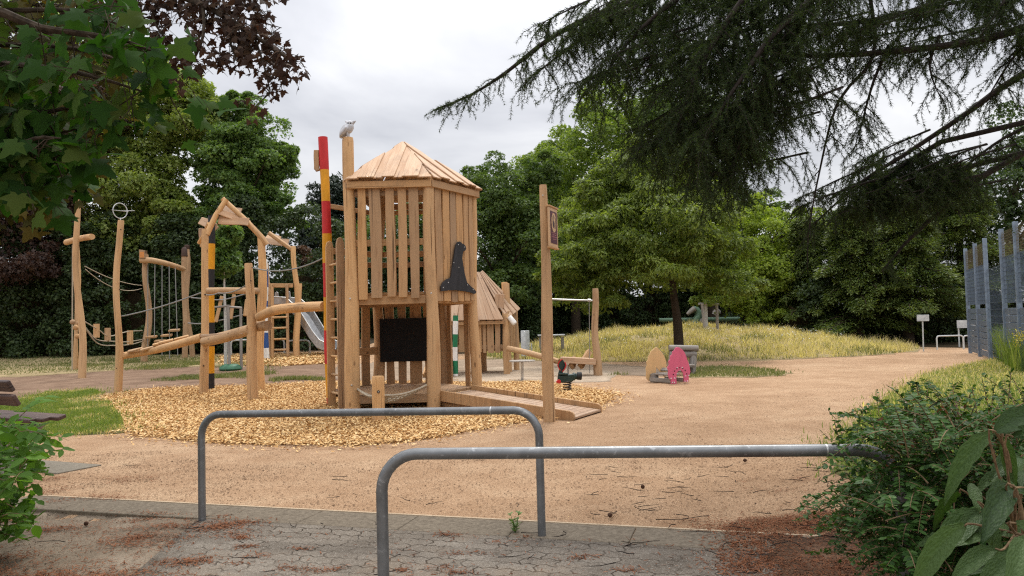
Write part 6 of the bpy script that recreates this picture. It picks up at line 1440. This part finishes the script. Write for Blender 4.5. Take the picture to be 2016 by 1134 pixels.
# ---- shrubs in the right foreground
def arch_shrub(name, loc, label, stems, mat, lsize, tmpl, every, parentmat='twig', up=.3, pair=True, rmat=None, rfrac=.0):
    t = thing(name, loc, label, 'shrub'); mb = MB(); P_, N_, D_, tip = [], [], [], []
    for (p0, d, L_, sag) in stems:
        k = 9; pts = [p0 + d * L_ * s + Z * (L_ * (.25 * s - sag * s * s)) for s in np.linspace(0, 1, k)]
        mb.tube(pts, [.0035 - .0026 * i / (k - 1) for i in range(k)], 5, cap=False)
        nn = int(L_ / every)
        for j in range(1, nn):
            s = j / nn; q = p0 + d * L_ * s + Z * (L_ * (.25 * s - sag * s * s)); tg = (d + Z * (.25 - 2 * sag * s)).normalized(); sd_ = tg.cross(Z).normalized() if abs(tg.z) < .98 else Vector((1, 0, 0))
            for sg_ in ((-1, 1) if pair else (rng.choice([-1, 1]),)):
                P_.append(q); D_.append(tg * .55 + sd_ * sg_ + Z * rng.normal(0, .2)); N_.append(Z * .9 + tg * .25 + Vector(rng.normal(0, .28, 3))); tip.append(s)
    V, F, r_ = leaves(tmpl, np.array(P_), np.array(N_), lsize * rng.uniform(.6, 1.25, len(P_)), np.array(D_)); npmesh('leaves', V, F, M[mat], t, r_); mb.build('stems', M[parentmat], t)
    return t
def rnd_stems(n, cfun, L0, L1, dirf, sag0, sag1):
    out = []
    for i in range(n): out.append((cfun(), dirf().normalized(), rng.uniform(L0, L1), rng.uniform(sag0, sag1)))
    return out
def cfun():
    while True:
        px = rng.uniform(1660, 2120); py = rng.uniform(820, 1180); Y = rng.uniform(3.25, 4.6)
        edge = 1640 + max(0, (900 - py)) * 1.0 + max(0, py - 1000) * .6
        if px < 1765 and py < 945 and Y < 4.0: continue
        if px > edge + 62: 
            p = P(px, py, Y)
            if p.z > .02: return p
df = lambda: Vector((rng.normal(-.35, .7), rng.normal(-.15, .7), rng.uniform(-.1, .55)))
st = rnd_stems(760, cfun, .16, .42, df, .15, .75)
sh1 = arch_shrub('cotoneaster_shrub', P(1880, 1120, 3.9) * 1.0, 'small-leaved arching dark green shrub swallowing the end of the front barrier', st, 'l_coton', .032, T_OVAL, .0125)
# upright and outward sprays on its outline
def cf2():
    px = rng.uniform(1660, 2050); py = 800 + max(0, 1800 - px) * .6 + rng.uniform(10, 80); return P(px, py, rng.uniform(3.6, 4.3))
st2 = rnd_stems(60, cf2, .12, .3, lambda: Vector((rng.normal(-.2, .5), rng.normal(0, .4), rng.uniform(.3, 1.0))), .0, .4) + rnd_stems(60, lambda: P(rng.uniform(1700, 1745), rng.uniform(930, 1110), rng.uniform(3.75, 4.2)), .14, .34, lambda: Vector((-1, rng.normal(-.1, .4), rng.uniform(-.15, .3))), .2, .7)
mb = MB(); P_, N_, D_ = [], [], []
for (p0, d, L_, sag) in st2:
    pts = [p0 + d * L_ * s + Z * (L_ * (.25 * s - sag * s * s)) for s in np.linspace(0, 1, 9)]; mb.tube(pts, .0018, 4, cap=False)
    for s in np.linspace(.05, 1, int(L_ / .011)):
        q = p0 + d * L_ * s + Z * (L_ * (.25 * s - sag * s * s)); b_ = rng.uniform(0, 6.28); P_.append(q); D_.append((d.x * .5 + math.cos(b_), d.y * .5 + math.sin(b_), d.z * .5 + .2)); N_.append(rng.normal(0, .5, 3) + [0, 0, .8])
V, F, r_ = leaves(T_OVAL, np.array(P_), np.array(N_), .03 * rng.uniform(.6, 1.2, len(P_)), np.array(D_)); npmesh('outer_leaves', V, F, M['l_coton'], sh1, r_); mb.build('outer_stems', M['twig'], sh1)
rp_ = []
for i in range(60):
    px = rng.uniform(1740, 2000); py = 800 + max(0, 1790 - px) * .7 + rng.uniform(0, 95); c = P(px, py, rng.uniform(3.4, 3.9)); rp_.append(np.array(c) + rng.normal(0, .028, (14, 3)))
rp_ = np.concatenate(rp_); V, F, r_ = leaves(T_OVAL, rp_, rng.normal(size=rp_.shape) + [0, 0, .6], .02 * rng.uniform(.6, 1.2, len(rp_))); npmesh('rusty_shoots', V, F, M['l_cotred'], sh1, r_)
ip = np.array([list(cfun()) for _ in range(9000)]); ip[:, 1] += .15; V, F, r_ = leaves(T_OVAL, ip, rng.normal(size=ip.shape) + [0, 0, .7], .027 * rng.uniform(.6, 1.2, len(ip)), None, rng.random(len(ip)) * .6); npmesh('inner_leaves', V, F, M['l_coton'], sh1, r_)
# large-leaved viburnum: each leaf is a curved wrinkled blade
vb = thing('viburnum_shrub', P(1980, 1130, 2.9), 'large wrinkled long-leaved shrub in the bottom right corner', 'shrub')
Vv, Ff, Rr, UVs = [], [], [], []
def vleaf(p, d, up, L_, Wd, droop):
    d = Vector(d).normalized(); up = Vector(up); up = (up - d * up.dot(d)).normalized(); sd_ = d.cross(up); b = len(Vv); nl, nw = 9, 4; r = rng.random()
    for i in range(nl + 1):
        t = i / nl; w = Wd * (math.sin(math.pi * min(1, t * .93 + .05)) ** .75) * (1 - .25 * t); c = p + d * L_ * (t - .12 * droop * t * t) - Z * droop * L_ * t * t * .6
        for j in range(-nw, nw + 1):
            s = j / nw; rip = .012 * math.sin(t * 26 - abs(s) * 4) * abs(s); Vv.append(c + sd_ * w * s + up * (abs(s) * w * .35 + rip * .5)); UVs.append((s * .25, t)); Rr.append(r)
    for i in range(nl):
        for j in range(2 * nw):
            a = b + i * (2 * nw + 1) + j; Ff.append((a, a + 1, a + 2 * nw + 2, a + 2 * nw + 1))
smb = MB()
specs = [((1955, 852), (1885, 945), 2.75, 1.0), ((1960, 850), (2060, 800), 2.6, .4), ((1995, 860), (2080, 830), 2.6, .3), ((1990, 960), (1935, 1030), 2.6, .8), ((2000, 960), (2060, 1000), 2.55, .7), ((1975, 930), (1925, 960), 2.9, .9), ((1930, 1010), (1840, 1080), 2.7, .6), ((1935, 1000), (1960, 1090), 2.65, .8), ((1900, 1035), (1820, 1134), 2.55, 1.0), ((1980, 1030), (1870, 1050), 2.75, .5), ((2000, 1030), (2080, 1080), 2.5, .5), ((1960, 1080), (1880, 1130), 2.5, .6), ((2010, 900), (1950, 930), 2.9, .6), ((2000, 1090), (1930, 1160), 2.45, .6), ((2016, 960), (2100, 960), 2.5, .4), ((1975, 860), (1990, 930), 2.8, .9), ((1890, 970), (1850, 1020), 2.95, .9), ((2020, 1060), (1990, 1150), 2.4, .8), ((1940, 880), (1900, 880), 2.95, .5)]
for (a, b, Y, dr) in specs:
    p = P(*a, Y); q = P(*b, Y - rng.uniform(-.1, .15)); L_ = (q - p).length * 1.12; d = (q - p) + Z * .35 * L_ * dr; vleaf(p, d, (rng.normal(0, .3), -.75, .8), L_, L_ * .19, dr)
    MB().tube([p, p - d.normalized() * .03 - Z * .01, P(2000, 1050, Y + .2)], [.003, .0035, .005], 6, sub=3).build('leaf_stalk', M['twig'], vb)
MB().tube([P(1995, 1180, 2.85), P(1990, 930, 2.8), P(1962, 852, 2.75), P(1954, 842, 2.75)], [.009, .008, .006, .003], 8, sub=3).build('stem', M['twig'], vb)
MB().tube([P(2030, 1180, 2.6), P(2010, 1000, 2.6), P(1995, 955, 2.6)], [.009, .007, .003], 8, sub=2).build('stem', M['twig'], vb)
for i in range(34):
    px = rng.uniform(1850, 2100); py = rng.uniform(880, 1180); Y_ = rng.uniform(2.55, 3.15)
    if px < 1830 + abs(py - 1060) * .5: continue
    a_ = rng.uniform(0, 6.28); vleaf(P(px, py, Y_), (math.cos(a_) - .3, math.sin(a_) * .5 - .2, rng.uniform(-.3, .3)), (rng.normal(0, .3), -.6, .9), rng.uniform(.10, .20), rng.uniform(.022, .036), rng.uniform(.3, 1))
vo = npmesh('leaves', np.array([list(v) for v in Vv]), np.array(Ff), M['l_vib'], vb, np.array(Rr), True)
ul = vo.data.uv_layers.new(name='UVMap'); li = np.zeros(len(vo.data.loops), np.int32); vo.data.loops.foreach_get('vertex_index', li); ul.data.foreach_set('uv', np.array(UVs, np.float32)[li].ravel())
# left foreground shrub
def cl_():
    while True:
        px = rng.uniform(-220, 80); py = rng.uniform(835, 1060); Y = rng.uniform(4.9, 6.0)
        if px < 62 - abs(py - 930) * .25: return P(px, py, Y)
st = rnd_stems(120, cl_, .14, .32, lambda: Vector((rng.normal(.2, .6), rng.normal(-.3, .6), rng.uniform(-.1, .8))), .1, .8)
st += [(P(30, 830, 5.3), (P(90, 790, 5.2) - P(30, 830, 5.3)).normalized(), .36, .15), (P(40, 870, 5.2), (P(110, 850, 5.2) - P(40, 870, 5.2)).normalized(), .34, .5), (P(40, 850, 5.2), (P(130, 855, 5.1) - P(40, 850, 5.2)).normalized(), .3, .5)]
ls_ = arch_shrub('leafy_shrub', P(-60, 1050, 5.4), 'bright green broad-leaved shrub at the left edge in front of the bench', st, 'l_left', .105, T_OVAL, .05)
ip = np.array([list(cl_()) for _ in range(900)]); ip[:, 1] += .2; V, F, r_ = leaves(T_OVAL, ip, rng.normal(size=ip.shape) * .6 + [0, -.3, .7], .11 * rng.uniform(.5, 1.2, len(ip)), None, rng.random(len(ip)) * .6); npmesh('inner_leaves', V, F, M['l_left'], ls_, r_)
# yellow-flowered tall weed by the fence
g = P(2012, 715, 17.6); g.z = h1(g.x, g.y); yw = thing('yellow_weed', g, 'tall weed with small yellow flower heads at the foot of the ball fence', 'weed')
yfm = leaf_mat('yellow_flowers', [(.45, .36, .03), (.6, .5, .05)], .2)
for i in range(7):
    t_ = Vector((g.x + rng.normal(0, .14), g.y + rng.normal(0, .1), rng.uniform(.75, 1.05))); MB().tube([g, (g + t_) / 2 + Vector((rng.normal(0, .03), 0, .1)), t_], [.008, .006, .003], 5).build('stem', M['l_weed'], yw)
    yp = np.array(t_) + rng.normal(0, .05, (26, 3)); V, F, r_ = leaves(T_OVAL, yp, rng.normal(size=yp.shape) + [0, 0, 1], .035); npmesh('flower_head', V, F, yfm, yw, r_)
# ================================================================== SKY, SUN, CAMERA
SUN_EL, SUN_AZ = R(58), R(16)      # azimuth measured from +Y towards +X
w = bpy.data.worlds.new('World'); scene.world = w; w.use_nodes = True; nt_ = w.node_tree; nt_.nodes.clear()
def wn_(t, **kw):
    n = nt_.nodes.new('ShaderNode' + t)
    for k, v in kw.items(): setattr(n, k, v)
    return n
L = nt_.links.new
out = wn_('OutputWorld'); bg = wn_('Background'); bg.inputs['Strength'].default_value = .1
sky = wn_('TexSky', sky_type='NISHITA'); sky.sun_disc = False; sky.sun_elevation = SUN_EL; sky.sun_rotation = SUN_AZ; sky.air_density = 1.0; sky.dust_density = 2.0
tc = wn_('TexCoord'); sep = wn_('SeparateXYZ'); L(tc.outputs['Generated'], sep.inputs[0])
def m2(op, a, b=None, clamp=False):
    n = wn_('Math', operation=op); n.use_clamp = clamp
    for i, v in enumerate((a, b)):
        if v is None: continue
        if isinstance(v, bpy.types.NodeSocket): L(v, n.inputs[i])
        else: n.inputs[i].default_value = v
    return n.outputs[0]
zc = m2('MAXIMUM', sep.outputs[2], 0.0); den = m2('ADD', zc, .22)
cb = wn_('CombineXYZ'); L(m2('DIVIDE', sep.outputs[0], den), cb.inputs[0]); L(m2('DIVIDE', sep.outputs[1], den), cb.inputs[1])
def noi(scale, det, rough, dist):
    n = wn_('TexNoise'); L(cb.outputs[0], n.inputs['Vector']); n.inputs['Scale'].default_value = scale; n.inputs['Detail'].default_value = det; n.inputs['Roughness'].default_value = rough; n.inputs['Distortion'].default_value = dist; return n.outputs[0]
n1 = noi(1.15, 6, .52, .35); n2 = noi(.55, 3, .5, .2)
f = m2('ADD', m2('MULTIPLY', n1, .65), m2('MULTIPLY', n2, .35))
rp = wn_('ValToRGB'); L(f, rp.inputs[0]); e = rp.color_ramp.elements
e[0].position = .38; e[0].color = (.60, .615, .67, 1); e[1].position = .62; e[1].color = (1.2, 1.2, 1.2, 1); e.new(.5).color = (.87, .88, .92, 1)
lum = m2('MULTIPLY', m2('ADD', m2('MULTIPLY', m2('MULTIPLY', zc, zc), 1.75), .6), 9.2)       # overcast: the zenith is brighter than the horizon
vm = wn_('VectorMath', operation='SCALE'); L(rp.outputs[0], vm.inputs[0]); L(lum, vm.inputs['Scale'])
mx = wn_('Mix', data_type='RGBA'); mx.inputs[0].default_value = .93; L(sky.outputs[0], mx.inputs[6]); L(vm.outputs[0], mx.inputs[7]); L(mx.outputs[2], bg.inputs[0]); L(bg.outputs[0], out.inputs[0])
sl = bpy.data.lights.new('sun', 'SUN'); sl.energy = 1.5; sl.angle = R(14); sl.color = (1, .955, .88); so_ = bpy.data.objects.new('sun', sl); COL.objects.link(so_)
sd3 = Vector((math.sin(SUN_AZ) * math.cos(SUN_EL), math.cos(SUN_AZ) * math.cos(SUN_EL), math.sin(SUN_EL)))
so_.rotation_euler = (-sd3).to_track_quat('-Z', 'Y').to_euler(); so_.location = (0, 0, 30)
cam = bpy.data.cameras.new('camera'); co = bpy.data.objects.new('camera', cam); COL.objects.link(co)
cam.sensor_width = 36; cam.lens = 36 * FPX / 2016; cam.clip_start = .05; cam.clip_end = 2000
co.matrix_world = Matrix(((cR.x, cU.x, -cF.x, 0), (cR.y, cU.y, -cF.y, 0), (cR.z, cU.z, -cF.z, EYE), (0, 0, 0, 1)))
scene.camera = co
scene.view_settings.view_transform = 'Standard'; scene.view_settings.look = 'None'; scene.view_settings.exposure = 0.54; scene.view_settings.gamma = 1
scene.render.engine = 'CYCLES'; scene.cycles.max_bounces = 6; scene.cycles.diffuse_bounces = 3; scene.cycles.glossy_bounces = 2; scene.cycles.transmission_bounces = 4; scene.cycles.transparent_max_bounces = 4
scene.cycles.use_denoising = False; scene.cycles.filter_width = 1.2
